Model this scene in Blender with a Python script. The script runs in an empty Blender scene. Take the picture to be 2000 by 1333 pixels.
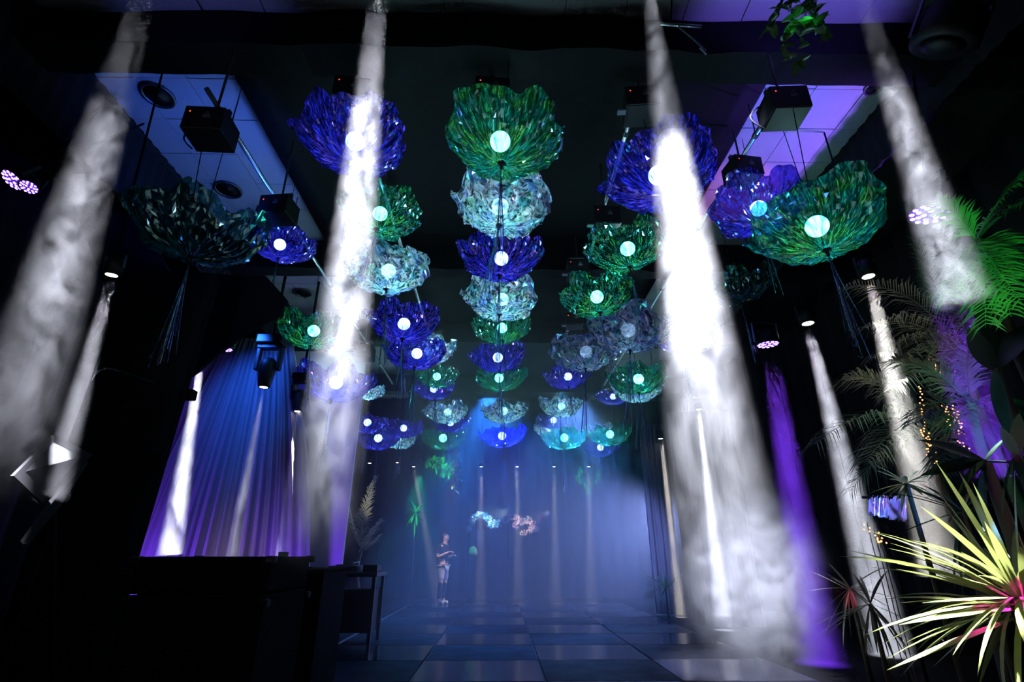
import bpy, math, random
from mathutils import Vector, Matrix, Euler, noise

# ------------------------------------------------------------------ camera, world, exposure
scene = bpy.context.scene
C = scene.collection
F = 1000.0                                   # focal length in pixels of the 2000 x 1333 frame
TILT, YAW, CAMZ = math.radians(22.7), math.radians(1.15), 1.2
cam_d = bpy.data.cameras.new('camera')
cam_d.sensor_width = 36.0; cam_d.lens = 36.0 * F / 2000.0
cam_d.clip_start = 0.05; cam_d.clip_end = 200
cam = bpy.data.objects.new('camera', cam_d); C.objects.link(cam)
cam.location = (0, 0, CAMZ); cam.rotation_euler = (math.pi / 2 + TILT, 0, -YAW)
scene.camera = cam
CR = Euler((math.pi / 2 + TILT, 0, -YAW)).to_matrix()

world = bpy.data.worlds.new('dark_hall'); scene.world = world; world.use_nodes = True
world.node_tree.nodes['Background'].inputs[0].default_value = (0.10, 0.14, 0.5, 1)
world.node_tree.nodes['Background'].inputs[1].default_value = 0.004
vs = scene.view_settings
vs.view_transform = 'Standard'; vs.look = 'None'; vs.exposure = 0.0; vs.gamma = 1.0; vs.use_curve_mapping = False
cy = scene.cycles
cy.use_adaptive_sampling = True; cy.adaptive_threshold = 0.04; cy.adaptive_min_samples = 20; cy.max_bounces = 5; cy.diffuse_bounces = 1; cy.glossy_bounces = 2; cy.transmission_bounces = 4
cy.transparent_max_bounces = 16; cy.volume_bounces = 0
cy.caustics_reflective = False; cy.caustics_refractive = False
cy.sample_clamp_indirect = 2.0; cy.sample_clamp_direct = 0.0

def ray(u, v):
    return CR @ Vector(((u - 1000) / F, (666.5 - v) / F, -1.0))
def at(u, v, Y):
    d = ray(u, v); return Vector((0, 0, CAMZ)) + d * (Y / d.y)
def at_z(u, v, Z):
    d = ray(u, v); return Vector((0, 0, CAMZ)) + d * ((Z - CAMZ) / d.z)
def roof(x): return 6.205 if 2.96 < abs(x) < 4.55 else 6.05     # underside of tiles or of the stretched cloth
def depth_of(p):                              # distance along the optical axis
    return -(CR.transposed() @ (Vector(p) - Vector((0, 0, CAMZ)))).z

def lamp(name, kind, loc, color, power, target=None, size=math.radians(40), blend=0.15, radius=0.05, aspect=None):
    d = bpy.data.lights.new(name, kind); d.color = color; d.energy = power
    if kind == 'SPOT':
        d.spot_size = size; d.spot_blend = blend
    if kind in ('SPOT', 'POINT'):
        d.shadow_soft_size = radius
    o = bpy.data.objects.new(name, d); C.objects.link(o); o.location = loc
    if target is not None:
        o.rotation_euler = (Vector(target) - Vector(loc)).to_track_quat('-Z', 'Y').to_euler()
    return o

# coloured wash lights without fixtures; flower and side haze ones are added, unseen
BLUE, VIOLET, COOL = (0.10, 0.25, 1.0), (0.28, 0.10, 1.0), (0.8, 0.85, 1.0)
lamp('blue_back_wash', 'SPOT', (2.2, 15.0, 5.9), (0.10, 0.28, 1.0), 4600, (1.6, 11.0, 0.0), math.radians(60), 0.6, 0.1)
lamp('blue_back_wash', 'SPOT', (-0.4, 15.0, 5.9), (0.02, 0.2, 1.0), 4600, (0.2, 11.0, 0.4), math.radians(60), 0.6, 0.1)
lamp('side_haze_fill', 'SPOT', (5.2, 14.4, 2.4), (0.28, 0.38, 1.0), 3000, (0.5, 12.6, 0.6), math.radians(80), 0.8, 0.1)  # extra unseen lamp, put in to brighten the haze from the side
lamp('ceiling_wash_blue', 'SPOT', (-2.9, 4.8, 4.4), (0.02, 0.10, 1.0), 190, (-3.9, 5.6, 6.2), math.radians(110), 0.8, 0.1)
lamp('ceiling_wash_violet', 'SPOT', (4.9, 5.0, 4.4), (0.26, 0.12, 1.0), 650, (3.9, 4.9, 6.2), math.radians(80), 0.7, 0.1)
lamp('ceiling_wash_pink', 'SPOT', (4.4, 6.3, 4.6), (0.9, 0.16, 0.9), 150, (3.5, 6.2, 6.2), math.radians(45), 0.5, 0.05)
lamp('ceiling_wash_blue', 'SPOT', (3.0, 4.0, 5.0), (0.02, 0.12, 1.0), 110, (3.3, 4.6, 6.2), math.radians(70), 0.7, 0.05)
lamp('front_ceiling_wash', 'SPOT', (2.9, 2.6, 4.9), (0.2, 0.14, 1.0), 160, (2.9, 3.2, 6.2), math.radians(80), 0.6, 0.1)
lamp('front_ceiling_wash', 'SPOT', (-3.0, 2.6, 4.9), (0.16, 0.2, 0.9), 28, (-3.0, 3.2, 6.2), math.radians(70), 0.6, 0.1)
lamp('front_flower_fill', 'SPOT', (-3.2, -2.0, 0.6), (0.55, 0.6, 1.0), 350, (-0.6, 6.5, 4.3), math.radians(42), 0.8, 0.15)  # this pair: unseen fill added behind the camera to brighten the flowers
lamp('front_flower_fill', 'SPOT', (3.2, -2.0, 0.6), (0.8, 0.55, 1.0), 450, (0.9, 6.5, 4.3), math.radians(42), 0.8, 0.15)
lamp('curtain_wash', 'SPOT', (-5.6, 8.1, 0.25), (0.20, 0.05, 1.0), 300, (-5.3, 9.4, 1.6), math.radians(100), 0.7, 0.1)
lamp('curtain_wash', 'SPOT', (-3.2, 8.2, 0.25), (0.20, 0.05, 1.0), 200, (-3.0, 9.6, 1.4), math.radians(90), 0.7, 0.1)
lamp('curtain_wash', 'SPOT', (-4.1, 7.6, 4.6), (0.02, 0.14, 1.0), 300, (-4.2, 9.2, 3.6), math.radians(90), 0.8, 0.1)
lamp('curtain_wash', 'SPOT', (-4.2, 7.9, 0.25), (0.6, 0.42, 0.75), 70, (-4.1, 9.2, 1.2), math.radians(70), 0.8, 0.1)

# ------------------------------------------------------------------ materials
def new_mat(name):
    m = bpy.data.materials.new(name); m.use_nodes = True
    nt = m.node_tree
    for n in list(nt.nodes): nt.nodes.remove(n)
    out = nt.nodes.new('ShaderNodeOutputMaterial')
    return m, nt, out
def nd(nt, t, **kw):
    n = nt.nodes.new(t)
    for k, v in kw.items():
        if k in n.inputs: n.inputs[k].default_value = v
        else: setattr(n, k, v)
    return n
def solid(name, col, rough=0.5, metal=0.0, vary=0.25, scale=6.0, bump=0.0, bscale=40.0, spec=0.5, emit=None, estr=0.0, trans=0.0, sheen=0.0):
    m, nt, out = new_mat(name)
    b = nd(nt, 'ShaderNodeBsdfPrincipled', Roughness=rough, Metallic=metal)
    b.inputs['Specular IOR Level'].default_value = spec
    tc = nd(nt, 'ShaderNodeTexCoord'); nz = nd(nt, 'ShaderNodeTexNoise', Scale=scale, Detail=4.0)
    nt.links.new(tc.outputs['Object'], nz.inputs['Vector'])
    mx = nd(nt, 'ShaderNodeMix', data_type='RGBA')
    mx.inputs[6].default_value = tuple(c * (1 - vary) for c in col) + (1,)
    mx.inputs[7].default_value = tuple(min(1, c * (1 + vary)) for c in col) + (1,)
    nt.links.new(nz.outputs['Fac'], mx.inputs[0]); nt.links.new(mx.outputs[2], b.inputs['Base Color'])
    if emit:
        b.inputs['Emission Color'].default_value = tuple(emit) + (1,); b.inputs['Emission Strength'].default_value = estr
    if bump:
        n2 = nd(nt, 'ShaderNodeTexNoise', Scale=bscale, Detail=3.0)
        nt.links.new(tc.outputs['Object'], n2.inputs['Vector'])
        bp = nd(nt, 'ShaderNodeBump', Strength=bump, Distance=0.02)
        nt.links.new(n2.outputs['Fac'], bp.inputs['Height']); nt.links.new(bp.outputs[0], b.inputs['Normal'])
    sh = b.outputs[0]
    if trans:
        t = nd(nt, 'ShaderNodeBsdfTranslucent'); nt.links.new(mx.outputs[2], t.inputs['Color'])
        ms = nd(nt, 'ShaderNodeMixShader', Fac=trans)
        nt.links.new(sh, ms.inputs[1]); nt.links.new(t.outputs[0], ms.inputs[2]); sh = ms.outputs[0]
    nt.links.new(sh, out.inputs['Surface'])
    return m
def glow(name, col, strength, sample=True):
    m, nt, out = new_mat(name)
    e = nd(nt, 'ShaderNodeEmission', Strength=strength); e.inputs[0].default_value = tuple(col) + (1,)
    nt.links.new(e.outputs[0], out.inputs['Surface'])
    if not sample: m.cycles.emission_sampling = 'NONE'
    return m
def film(name, base, gloss, t_tint, solid_lo, solid_hi, rough, hues=None, ustretch=26.0, vstretch=2.2, sparkle=(0.14, 2.6, 0.50, 0.76), base2=None):
    """crinkled cellophane: clear film with streaks where folds double it, sparkle painted into the translucent colour, glossy creases"""
    m, nt, out = new_mat(name)
    uv = nd(nt, 'ShaderNodeUVMap'); mp = nd(nt, 'ShaderNodeMapping'); mp.inputs['Scale'].default_value = (ustretch, vstretch, 1)
    nt.links.new(uv.outputs[0], mp.inputs[0])
    nz = nd(nt, 'ShaderNodeTexNoise', Scale=2.0, Detail=3.0, Roughness=0.6, Distortion=0.6); nt.links.new(mp.outputs[0], nz.inputs['Vector'])
    mr = nd(nt, 'ShaderNodeMapRange'); mr.inputs[1].default_value = 0.35; mr.inputs[2].default_value = 0.68
    mr.inputs[3].default_value = solid_lo; mr.inputs[4].default_value = solid_hi
    nt.links.new(nz.outputs['Fac'], mr.inputs[0])
    tr = nd(nt, 'ShaderNodeBsdfTransparent'); tr.inputs[0].default_value = tuple(t_tint) + (1,)
    tl = nd(nt, 'ShaderNodeBsdfTranslucent')
    mp2 = nd(nt, 'ShaderNodeMapping'); mp2.inputs['Scale'].default_value = (ustretch * 3.0, vstretch * 1.3, 1); nt.links.new(uv.outputs[0], mp2.inputs[0])
    nzf = nd(nt, 'ShaderNodeTexNoise', Scale=2.0, Detail=2.0, Roughness=0.6, Distortion=1.2); nt.links.new(mp2.outputs[0], nzf.inputs['Vector'])
    sparkle_gain = nd(nt, 'ShaderNodeMapRange'); sparkle_gain.inputs[1].default_value = sparkle[2]; sparkle_gain.inputs[2].default_value = sparkle[3]; sparkle_gain.inputs[3].default_value = sparkle[0]; sparkle_gain.inputs[4].default_value = sparkle[1]  # thin bright streaks put sparkle into the translucent colour
    nt.links.new(nzf.outputs['Fac'], sparkle_gain.inputs[0])
    lm = nd(nt, 'ShaderNodeVectorMath', operation='SCALE'); lm.inputs[0].default_value = tuple(base); nt.links.new(sparkle_gain.outputs[0], lm.inputs['Scale']); nt.links.new(lm.outputs[0], tl.inputs[0])
    gl = nd(nt, 'ShaderNodeBsdfAnisotropic', Roughness=rough); gl.inputs[0].default_value = tuple(gloss) + (1,)
    if base2:
        n5 = nd(nt, 'ShaderNodeTexNoise', Scale=7.0, Detail=2.0); t5 = nd(nt, 'ShaderNodeTexCoord'); nt.links.new(t5.outputs['Object'], n5.inputs['Vector'])
        c5 = nd(nt, 'ShaderNodeValToRGB'); e5 = c5.color_ramp.elements; e5[0].position = 0.38; e5[0].color = tuple(base) + (1,); e5[1].position = 0.62; e5[1].color = tuple(base2[1]) + (1,)
        e6 = e5.new(0.5); e6.color = tuple(base2[0]) + (1,)
        nt.links.new(n5.outputs['Fac'], c5.inputs[0]); nt.links.new(c5.outputs[0], lm.inputs[0])
    if hues:  # cell hues also put bright and dark facets into the foil colour
        tc = nd(nt, 'ShaderNodeTexCoord'); n2 = nd(nt, 'ShaderNodeTexVoronoi', Scale=8.0); nt.links.new(tc.outputs['Object'], n2.inputs['Vector'])
        n3 = nd(nt, 'ShaderNodeSeparateColor'); nt.links.new(n2.outputs['Color'], n3.inputs[0])
        cr = nd(nt, 'ShaderNodeValToRGB'); el = cr.color_ramp.elements
        while len(el) < len(hues): el.new(0.5)
        for i, h in enumerate(hues):
            el[i].position = i / (len(hues) - 1); el[i].color = tuple(h) + (1,)
        nt.links.new(n3.outputs[0], cr.inputs[0]); nt.links.new(cr.outputs[0], gl.inputs[0]); nt.links.new(cr.outputs[0], lm.inputs[0])
    ms = nd(nt, 'ShaderNodeMixShader', Fac=0.45); nt.links.new(tl.outputs[0], ms.inputs[1]); nt.links.new(gl.outputs[0], ms.inputs[2])
    m2 = nd(nt, 'ShaderNodeMixShader'); nt.links.new(mr.outputs[0], m2.inputs[0]); nt.links.new(tr.outputs[0], m2.inputs[1]); nt.links.new(ms.outputs[0], m2.inputs[2])
    nt.links.new(m2.outputs[0], out.inputs['Surface'])
    return m

M = {}
M['black_cloth'] = solid('black_molton', (0.006, 0.0065, 0.009), 0.9, bump=0.3, spec=0.15)
M['black_satin'] = solid('black_satin_drape', (0.0016, 0.0018, 0.003), 0.7, bump=0.4, bscale=6, spec=0.12)
M['black_plastic'] = solid('black_plastic', (0.005, 0.005, 0.006), 0.5, bump=0.1, spec=0.25)
M['black_paint'] = solid('black_painted_wood', (0.004, 0.004, 0.0045), 0.9, bump=0.2, spec=0.08)
M['steel'] = solid('brushed_steel', (0.55, 0.58, 0.62), 0.3, 1.0)
M['dark_steel'] = solid('dark_steel', (0.08, 0.08, 0.09), 0.4, 0.9)
M['ceiling_tile'] = solid('mineral_ceiling_tile', (0.22, 0.22, 0.24), 0.9, bump=0.35, bscale=60, vary=0.06)
M['ceiling_grid'] = solid('ceiling_grid_metal', (0.16, 0.16, 0.18), 0.6)
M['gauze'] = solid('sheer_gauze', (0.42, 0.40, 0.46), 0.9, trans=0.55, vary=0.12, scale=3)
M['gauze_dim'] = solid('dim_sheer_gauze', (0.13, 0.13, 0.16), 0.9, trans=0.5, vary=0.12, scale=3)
M['wall_pale'] = solid('pale_painted_wall', (0.35, 0.34, 0.40), 0.85, vary=0.08)
M['mark'] = solid('grey_print', (0.22, 0.24, 0.28), 0.6)
M['leaf'] = solid('glossy_leaf', (0.05, 0.13, 0.035), 0.35, trans=0.3, vary=0.35)
M['leaf_bright'] = solid('bright_palm_leaf', (0.14, 0.36, 0.08), 0.35, trans=0.3, vary=0.3)
M['leaf_pale'] = solid('pale_leaf', (0.42, 0.50, 0.16), 0.45, trans=0.25, vary=0.3)
M['leaf_dry'] = solid('dry_palm_leaf', (0.26, 0.25, 0.15), 0.5, trans=0.25, vary=0.3)
M['leaf_dark'] = solid('dark_leaf', (0.018, 0.045, 0.02), 0.35, trans=0.2, vary=0.35)
M['stem'] = solid('plant_stem', (0.10, 0.085, 0.04), 0.7)
M['trunk'] = solid('palm_trunk', (0.09, 0.06, 0.035), 0.9, bump=0.6, bscale=20)
M['skin'] = solid('skin', (0.55, 0.34, 0.25), 0.5, vary=0.05)
M['dark_shirt'] = solid('dark_shirt', (0.012, 0.012, 0.02), 0.9)
M['grey_cloth'] = solid('lit_grey_shorts', (0.42, 0.40, 0.38), 0.9)  # grey shorts; light striking them is put into the pale tone
M['white_shoe'] = solid('white_shoe', (0.8, 0.78, 0.72), 0.6)
M['hair'] = solid('dark_hair', (0.03, 0.02, 0.015), 0.6)
M['globe'] = glow('lit_globe', (0.45, 0.94, 1.0), 30.0)
M['globe_dim'] = solid('dim_globe', (0.5, 0.55, 0.62), 0.4, emit=(0.50, 0.70, 1.0), estr=7.0, vary=0.03)  # pale globe, glow added to brighten its silver flower
M['lens_white'] = glow('white_lamp_lens', (1.0, 0.96, 0.90), 14.0, False)
M['lens_warm'] = glow('warm_lamp_lens', (1.0, 0.85, 0.6), 10.0, False)
M['led_violet'] = glow('violet_led', (0.42, 0.26, 1.0), 3.6, False)
M['led_core'] = glow('violet_led_face', (0.16, 0.03, 1.0), 0.5, False)
M['red_led'] = glow('red_led', (1.0, 0.05, 0.03), 4.0, False)
M['green_led'] = glow('green_led', (0.1, 1.0, 0.25), 4.0, False)
M['fairy'] = glow('orange_fairy_light', (1.0, 0.38, 0.13), 3.5, False)
M['foil_violet'] = film('violet_foil', (0.05, 0.04, 1.0), (0.55, 0.45, 1.0), (0.26, 0.22, 0.98), 0.40, 0.97, 0.12, base2=((0.03, 0.03, 0.8), (0.16, 0.07, 1.0)))
M['foil_green'] = film('green_foil', (0.01, 0.38, 0.30), (0.45, 0.9, 0.75), (0.14, 0.74, 0.62), 0.40, 0.97, 0.12, base2=((0.01, 0.30, 0.16), (0.08, 0.50, 0.10)))
M['foil_silver'] = film('silver_foil', (0.5, 0.6, 0.7), (0.8, 0.85, 0.9), (0.55, 0.72, 0.88), 0.88, 0.995, 0.14,
                        hues=[(0.14, 0.36, 0.80), (0.70, 0.80, 0.95), (0.12, 0.48, 0.60), (0.90, 0.90, 0.98), (0.22, 0.40, 0.98), (0.50, 0.88, 0.72), (0.55, 0.45, 0.90)], ustretch=7.0, vstretch=4.0, sparkle=(0.10, 1.7, 0.38, 0.70))
M['strand'] = film('clear_tinsel_strand', (0.25, 0.35, 0.6), (0.75, 0.8, 0.9), (0.8, 0.85, 0.95), 0.6, 0.95, 0.2)

# ------------------------------------------------------------------ mesh helpers
class MB:
    def __init__(s): s.v = []; s.f = []
    def add(s, vs, fs):
        o = len(s.v); s.v += [tuple(p) for p in vs]; s.f += [tuple(i + o for i in q) for q in fs]; return s
    def box(s, cx, cy_, cz, sx, sy, sz, rot=None):
        P = [Vector((x * sx / 2, y * sy / 2, z * sz / 2)) for x in (-1, 1) for y in (-1, 1) for z in (-1, 1)]
        if rot is not None: P = [rot @ p for p in P]
        c = Vector((cx, cy_, cz))
        return s.add([p + c for p in P], [(0, 1, 3, 2), (4, 6, 7, 5), (0, 4, 5, 1), (2, 3, 7, 6), (0, 2, 6, 4), (1, 5, 7, 3)])
    def tube(s, a, b, r0, r1=None, n=8, cap=True):
        a, b = Vector(a), Vector(b); r1 = r0 if r1 is None else r1
        q = (b - a).to_track_quat('Z', 'Y')
        P = []
        for c, r in ((a, r0), (b, r1)):
            for i in range(n):
                t = 2 * math.pi * i / n; P.append(c + q @ Vector((r * math.cos(t), r * math.sin(t), 0)))
        fs = [(i, (i + 1) % n, n + (i + 1) % n, n + i) for i in range(n)]
        if cap: fs += [tuple(range(n - 1, -1, -1)), tuple(range(n, 2 * n))]
        return s.add(P, fs)
    def path(s, pts, r, n=6):
        for a, b in zip(pts[:-1], pts[1:]): s.tube(a, b, r, n=n)
        return s
    def lathe(s, prof, n=20, M4=None):
        P = []; fs = []
        for r, z in prof:
            for i in range(n):
                t = 2 * math.pi * i / n; P.append(Vector((r * math.cos(t), r * math.sin(t), z)))
        k = len(prof)
        for j in range(k - 1):
            for i in range(n): fs.append((j * n + i, j * n + (i + 1) % n, (j + 1) * n + (i + 1) % n, (j + 1) * n + i))
        if prof[0][0] > 1e-5: fs.append(tuple(range(n - 1, -1, -1)))
        if prof[-1][0] > 1e-5: fs.append(tuple((k - 1) * n + i for i in range(n)))
        if M4 is not None: P = [M4 @ p for p in P]
        return s.add(P, fs)
    def mesh(s, name):
        me = bpy.data.meshes.new(name); me.from_pydata(s.v, [], s.f); me.update(); return me
    def build(s, name, mat, parent=None, smooth=False, loc=None, rot=None):
        me = s.mesh(name); me.materials.append(M[mat] if isinstance(mat, str) else mat)
        if smooth:
            for p in me.polygons: p.use_smooth = True
        return put(name, me, parent, loc, rot)
def put(name, me, parent=None, loc=None, rot=None):
    o = bpy.data.objects.new(name, me); C.objects.link(o); o.parent = parent
    if loc is not None: o.location = loc
    if rot is not None: o.rotation_euler = rot
    return o
def empty(name, loc=(0, 0, 0), rot=(0, 0, 0)):
    o = bpy.data.objects.new(name, None); C.objects.link(o); o.location = loc; o.rotation_euler = rot; o.empty_display_size = 0.1; return o
def tag(o, label, cat, group=None, kind=None):
    o['label'] = label; o['category'] = cat
    if group: o['group'] = group
    if kind: o['kind'] = kind
    return o
def struct(o): o['kind'] = 'structure'; return o
def bevel(o, w, seg=2):
    b = o.modifiers.new('bevel', 'BEVEL'); b.width = w; b.segments = seg; b.limit_method = 'ANGLE'; return o
def ico(sub=2, r=1.0):
    import bmesh
    bm = bmesh.new(); bmesh.ops.create_icosphere(bm, subdivisions=sub, radius=r)
    me = bpy.data.meshes.new('globe'); bm.to_mesh(me); bm.free()
    for p in me.polygons: p.use_smooth = True
    return me

# ------------------------------------------------------------------ the setting
CEIL = 6.2
struct(MB().box(0, 6.5, -0.06, 14, 23, 0.08).build('floor', 'black_paint'))
floor_deck = struct(MB().box(0.47, 10.15, -0.012, 5.66, 10.4, 0.016).build('floor_deck_base', 'dark_steel'))

def tile_mat(name, rough, col, tread):
    m, nt, out = new_mat(name)
    b = nd(nt, 'ShaderNodeBsdfPrincipled', Roughness=rough); b.inputs['Base Color'].default_value = col + (1,)
    tc = nd(nt, 'ShaderNodeTexCoord')
    nz = nd(nt, 'ShaderNodeTexNoise', Scale=3.0, Detail=5.0); nt.links.new(tc.outputs['Object'], nz.inputs['Vector'])
    mr = nd(nt, 'ShaderNodeMapRange'); mr.inputs[3].default_value = rough * 0.7; mr.inputs[4].default_value = rough * 1.4
    nt.links.new(nz.outputs['Fac'], mr.inputs[0]); nt.links.new(mr.outputs[0], b.inputs['Roughness'])
    bp = nd(nt, 'ShaderNodeBump', Distance=0.01)
    if tread:
        w = nd(nt, 'ShaderNodeTexChecker', Scale=34.0); nt.links.new(tc.outputs['Object'], w.inputs['Vector'])
        b.inputs['Specular IOR Level'].default_value = 0.15; nt.links.new(w.outputs['Fac'], bp.inputs['Height']); bp.inputs['Strength'].default_value = 0.18
    else:
        n2 = nd(nt, 'ShaderNodeTexNoise', Scale=1.6); nt.links.new(tc.outputs['Object'], n2.inputs['Vector'])
        nt.links.new(n2.outputs['Fac'], bp.inputs['Height']); bp.inputs['Strength'].default_value = 0.12
    nt.links.new(bp.outputs[0], b.inputs['Normal']); nt.links.new(b.outputs[0], out.inputs['Surface'])
    return m
T_SM = tile_mat('polished_deck_panel', 0.13, (0.022, 0.022, 0.027), False)
T_TR = tile_mat('tread_deck_panel', 0.42, (0.007, 0.007, 0.009), True)
tm = {}
for k, mt in ((0, T_SM), (1, T_TR)):
    mb = MB(); a, b2, h = 1.385 / 2, 1.135 / 2, 0.014; e = 0.006
    mb.add([(-a, -b2, 0), (a, -b2, 0), (a, b2, 0), (-a, b2, 0), (-a + e, -b2 + e, h), (a - e, -b2 + e, h), (a - e, b2 - e, h), (-a + e, b2 - e, h)],
           [(4, 5, 6, 7), (0, 1, 5, 4), (1, 2, 6, 5), (2, 3, 7, 6), (3, 0, 4, 7)])
    tm[k] = mb.mesh('deck_panel'); tm[k].materials.append(mt)
for j in range(9):
    for i in range(4):
        put('deck_panel', tm[(i + j) % 2], floor_deck, (-2.33 + 1.4 * (i + 0.5), 5.0 + 1.15 * (j + 0.5), -0.003))
struct(MB().box(-2.38, 10.15, 0.002, 0.03, 10.4, 0.018).build('trim_1', 'steel'))

def folded(name, p0, p1, z0, z1, amp, waves, mat, cols=120, rows=6, gather=None, seed=1, parent=None):
    """hanging cloth between two floor points with vertical folds; gather(t, s) may shift points (t along, s up)"""
    p0, p1 = Vector(p0), Vector(p1); d = p1 - p0; n = Vector((-d.y, d.x)).normalized(); mb = MB(); rnd = random.Random(seed)
    ph = [rnd.uniform(0, 6.28) for _ in range(4)]
    vs_ = []
    for j in range(rows + 1):
        s = j / rows
        for i in range(cols + 1):
            t = i / cols
            w = math.sin(t * waves * 6.28 + ph[0] + 0.6 * math.sin(t * 9 + ph[1])) + 0.4 * math.sin(t * waves * 2.3 * 6.28 + ph[2] + s)
            p = p0 + d * t + n * (amp * w * (1.15 - 0.3 * s)); z = z0 + (z1 - z0) * s
            if gather: p, z = gather(t, s, p, z)
            vs_.append((p.x, p.y, z))
    fs = [(j * (cols + 1) + i, j * (cols + 1) + i + 1, (j + 1) * (cols + 1) + i + 1, (j + 1) * (cols + 1) + i) for j in range(rows) for i in range(cols)]
    mb.add(vs_, fs); o = mb.build(name, mat, parent, smooth=True)
    so = o.modifiers.new('solidify', 'SOLIDIFY'); so.thickness = 0.004
    return o

struct(folded('wall_back', (-6.6, 17.2), (6.6, 17.2), 0, CEIL, 0.08, 30, 'black_cloth'))
struct(folded('wall_right', (6.3, 17.2), (6.3, -3), 0, CEIL, 0.07, 40, 'black_cloth', cols=200))
struct(folded('wall_left', (-6.3, -3), (-6.3, 17.2), 0, CEIL, 0.07, 40, 'black_cloth', cols=200))
struct(MB().box(0, -3.05, 3.1, 13, 0.1, 6.2).build('wall_behind', 'black_cloth'))

# ceiling: grid slab with mineral tiles in the two open strips, black cloth stretched between
ceil = struct(MB().box(0, 7, CEIL + 0.09, 14, 21, 0.1).build('ceiling', 'ceiling_grid'))
tmb = MB().box(0, 0, 0, 0.59, 0.59, 0.02); tme = tmb.mesh('ceiling_tile'); tme.materials.append(M['ceiling_tile'])
for side in (-1, 1):
    for i in range(3):
        for j in range(21):
            put('ceiling_tile', tme, ceil, (side * (3.02 + 0.3 + 0.6 * i), 1.6 + 0.6 * j, CEIL + 0.025 + 0.003 * ((i * 7 + j * 5) % 3 - 1)))
for side in (-1, 1):
    for i in range(5):
        put('ceiling_tile', tme, ceil, (side * (0.3 + 0.6 * i), 2.2, CEIL + 0.025)); put('ceiling_tile', tme, ceil, (side * (0.3 + 0.6 * i), 2.8, CEIL + 0.025)); put('ceiling_tile', tme, ceil, (side * (0.3 + 0.6 * i), 3.4, CEIL + 0.025))
def sag_sheet(name, x0, x1, y0, y1, z, sag, mat, nx=24, ny=24, seed=3):
    mb = MB(); vs_ = []
    for j in range(ny + 1):
        for i in range(nx + 1):
            s, t = i / nx, j / ny
            zz = z - sag * math.sin(math.pi * s) * math.sin(math.pi * t) + 0.03 * noise.noise(Vector((s * 9, t * 9, seed)))
            vs_.append((x0 + (x1 - x0) * s, y0 + (y1 - y0) * t, zz))
    mb.add(vs_, [(j * (nx + 1) + i, (j + 1) * (nx + 1) + i, (j + 1) * (nx + 1) + i + 1, j * (nx + 1) + i + 1) for j in range(ny) for i in range(nx)])
    o = mb.build(name, mat, None, smooth=True); so = o.modifiers.new('solidify', 'SOLIDIFY'); so.thickness = 0.006; return o
struct(sag_sheet('ceiling_cloth', -3.0, 2.95, 3.8, 17.0, 6.1, 0.06, 'black_satin', 24, 60))
struct(sag_sheet('ceiling_cloth_side', -6.4, -4.55, -2, 17.0, 6.1, 0.05, 'black_cloth', 10, 40))
struct(sag_sheet('ceiling_cloth_side', 4.5, 6.4, -2, 17.0, 6.1, 0.05, 'black_cloth', 10, 40))
# cross beams wrapped in black cloth
for k, (y0, y1, zb) in enumerate(((3.46, 3.82, 5.71), (7.45, 7.75, 5.62), (10.6, 10.9, 5.6), (14.4, 14.7, 5.6))):
    mb = MB(); nx = 90; vs_ = []
    for i in range(nx + 1):
        x = -6.3 + 12.6 * i / nx; r1 = 0.03 * noise.noise(Vector((x * 1.7, k * 5, 0))); r2 = 0.025 * noise.noise(Vector((x * 2.9, k * 5, 4)))
        zt = CEIL - 0.05 + (0.0 if k else 0.10 * noise.noise(Vector((x * 0.9, 2, 1))))
        vs_ += [(x, y0 + r1, zt), (x, y0 + r1 * 1.5, zb + r2), (x, y1 + r2, zb + r1 * 0.6), (x, y1 - r1, zt)]
    fs = []
    for i in range(nx):
        for q in range(3): fs.append((i * 4 + q, i * 4 + q + 1, (i + 1) * 4 + q + 1, (i + 1) * 4 + q))
    struct(mb.add(vs_, fs).build('trim_%d' % (k + 2), 'black_satin', None, smooth=False))
# fabric pelmets along the outer edge of the open ceiling strips
struct(folded('trim_6', (-4.62, 2.0), (-4.62, 12), 5.2, 6.2, 0.012, 60, 'black_cloth', cols=300))
struct(folded('trim_7', (4.5, 12.0), (4.5, 1.2), 5.5, 6.2, 0.012, 60, 'black_cloth', cols=300))
# recessed dark downlights in the open strips
for (u, v, w, lb) in ((308, 187, 62, 'large dark recessed downlight in the tiles near the front beam'), (445, 371, 52, 'dark recessed downlight in the tiles beside the long pipe'),
                      (1706, 172, 34, 'black recessed downlight at the corner of the violet ceiling strip'), (590, 572, 36, 'small recessed downlight with a warm glint further back')):
    p = at_z(u, v, CEIL - 0.002); r = 0.5 * w * depth_of(p) / F
    e = tag(empty('recessed_downlight', p), lb, 'downlight')
    MB().lathe([(r * 0.8, 0.012), (r, 0.012), (r, -0.012), (r * 0.8, -0.012), (r * 0.8, 0.012)], 28).build('trim_ring', 'dark_steel', e, True)
    MB().lathe([(r * 0.8, 0.0), (r * 0.45, 0.008), (0.0, 0.008)], 28).build('reflector', 'black_plastic', e, True)

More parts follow.
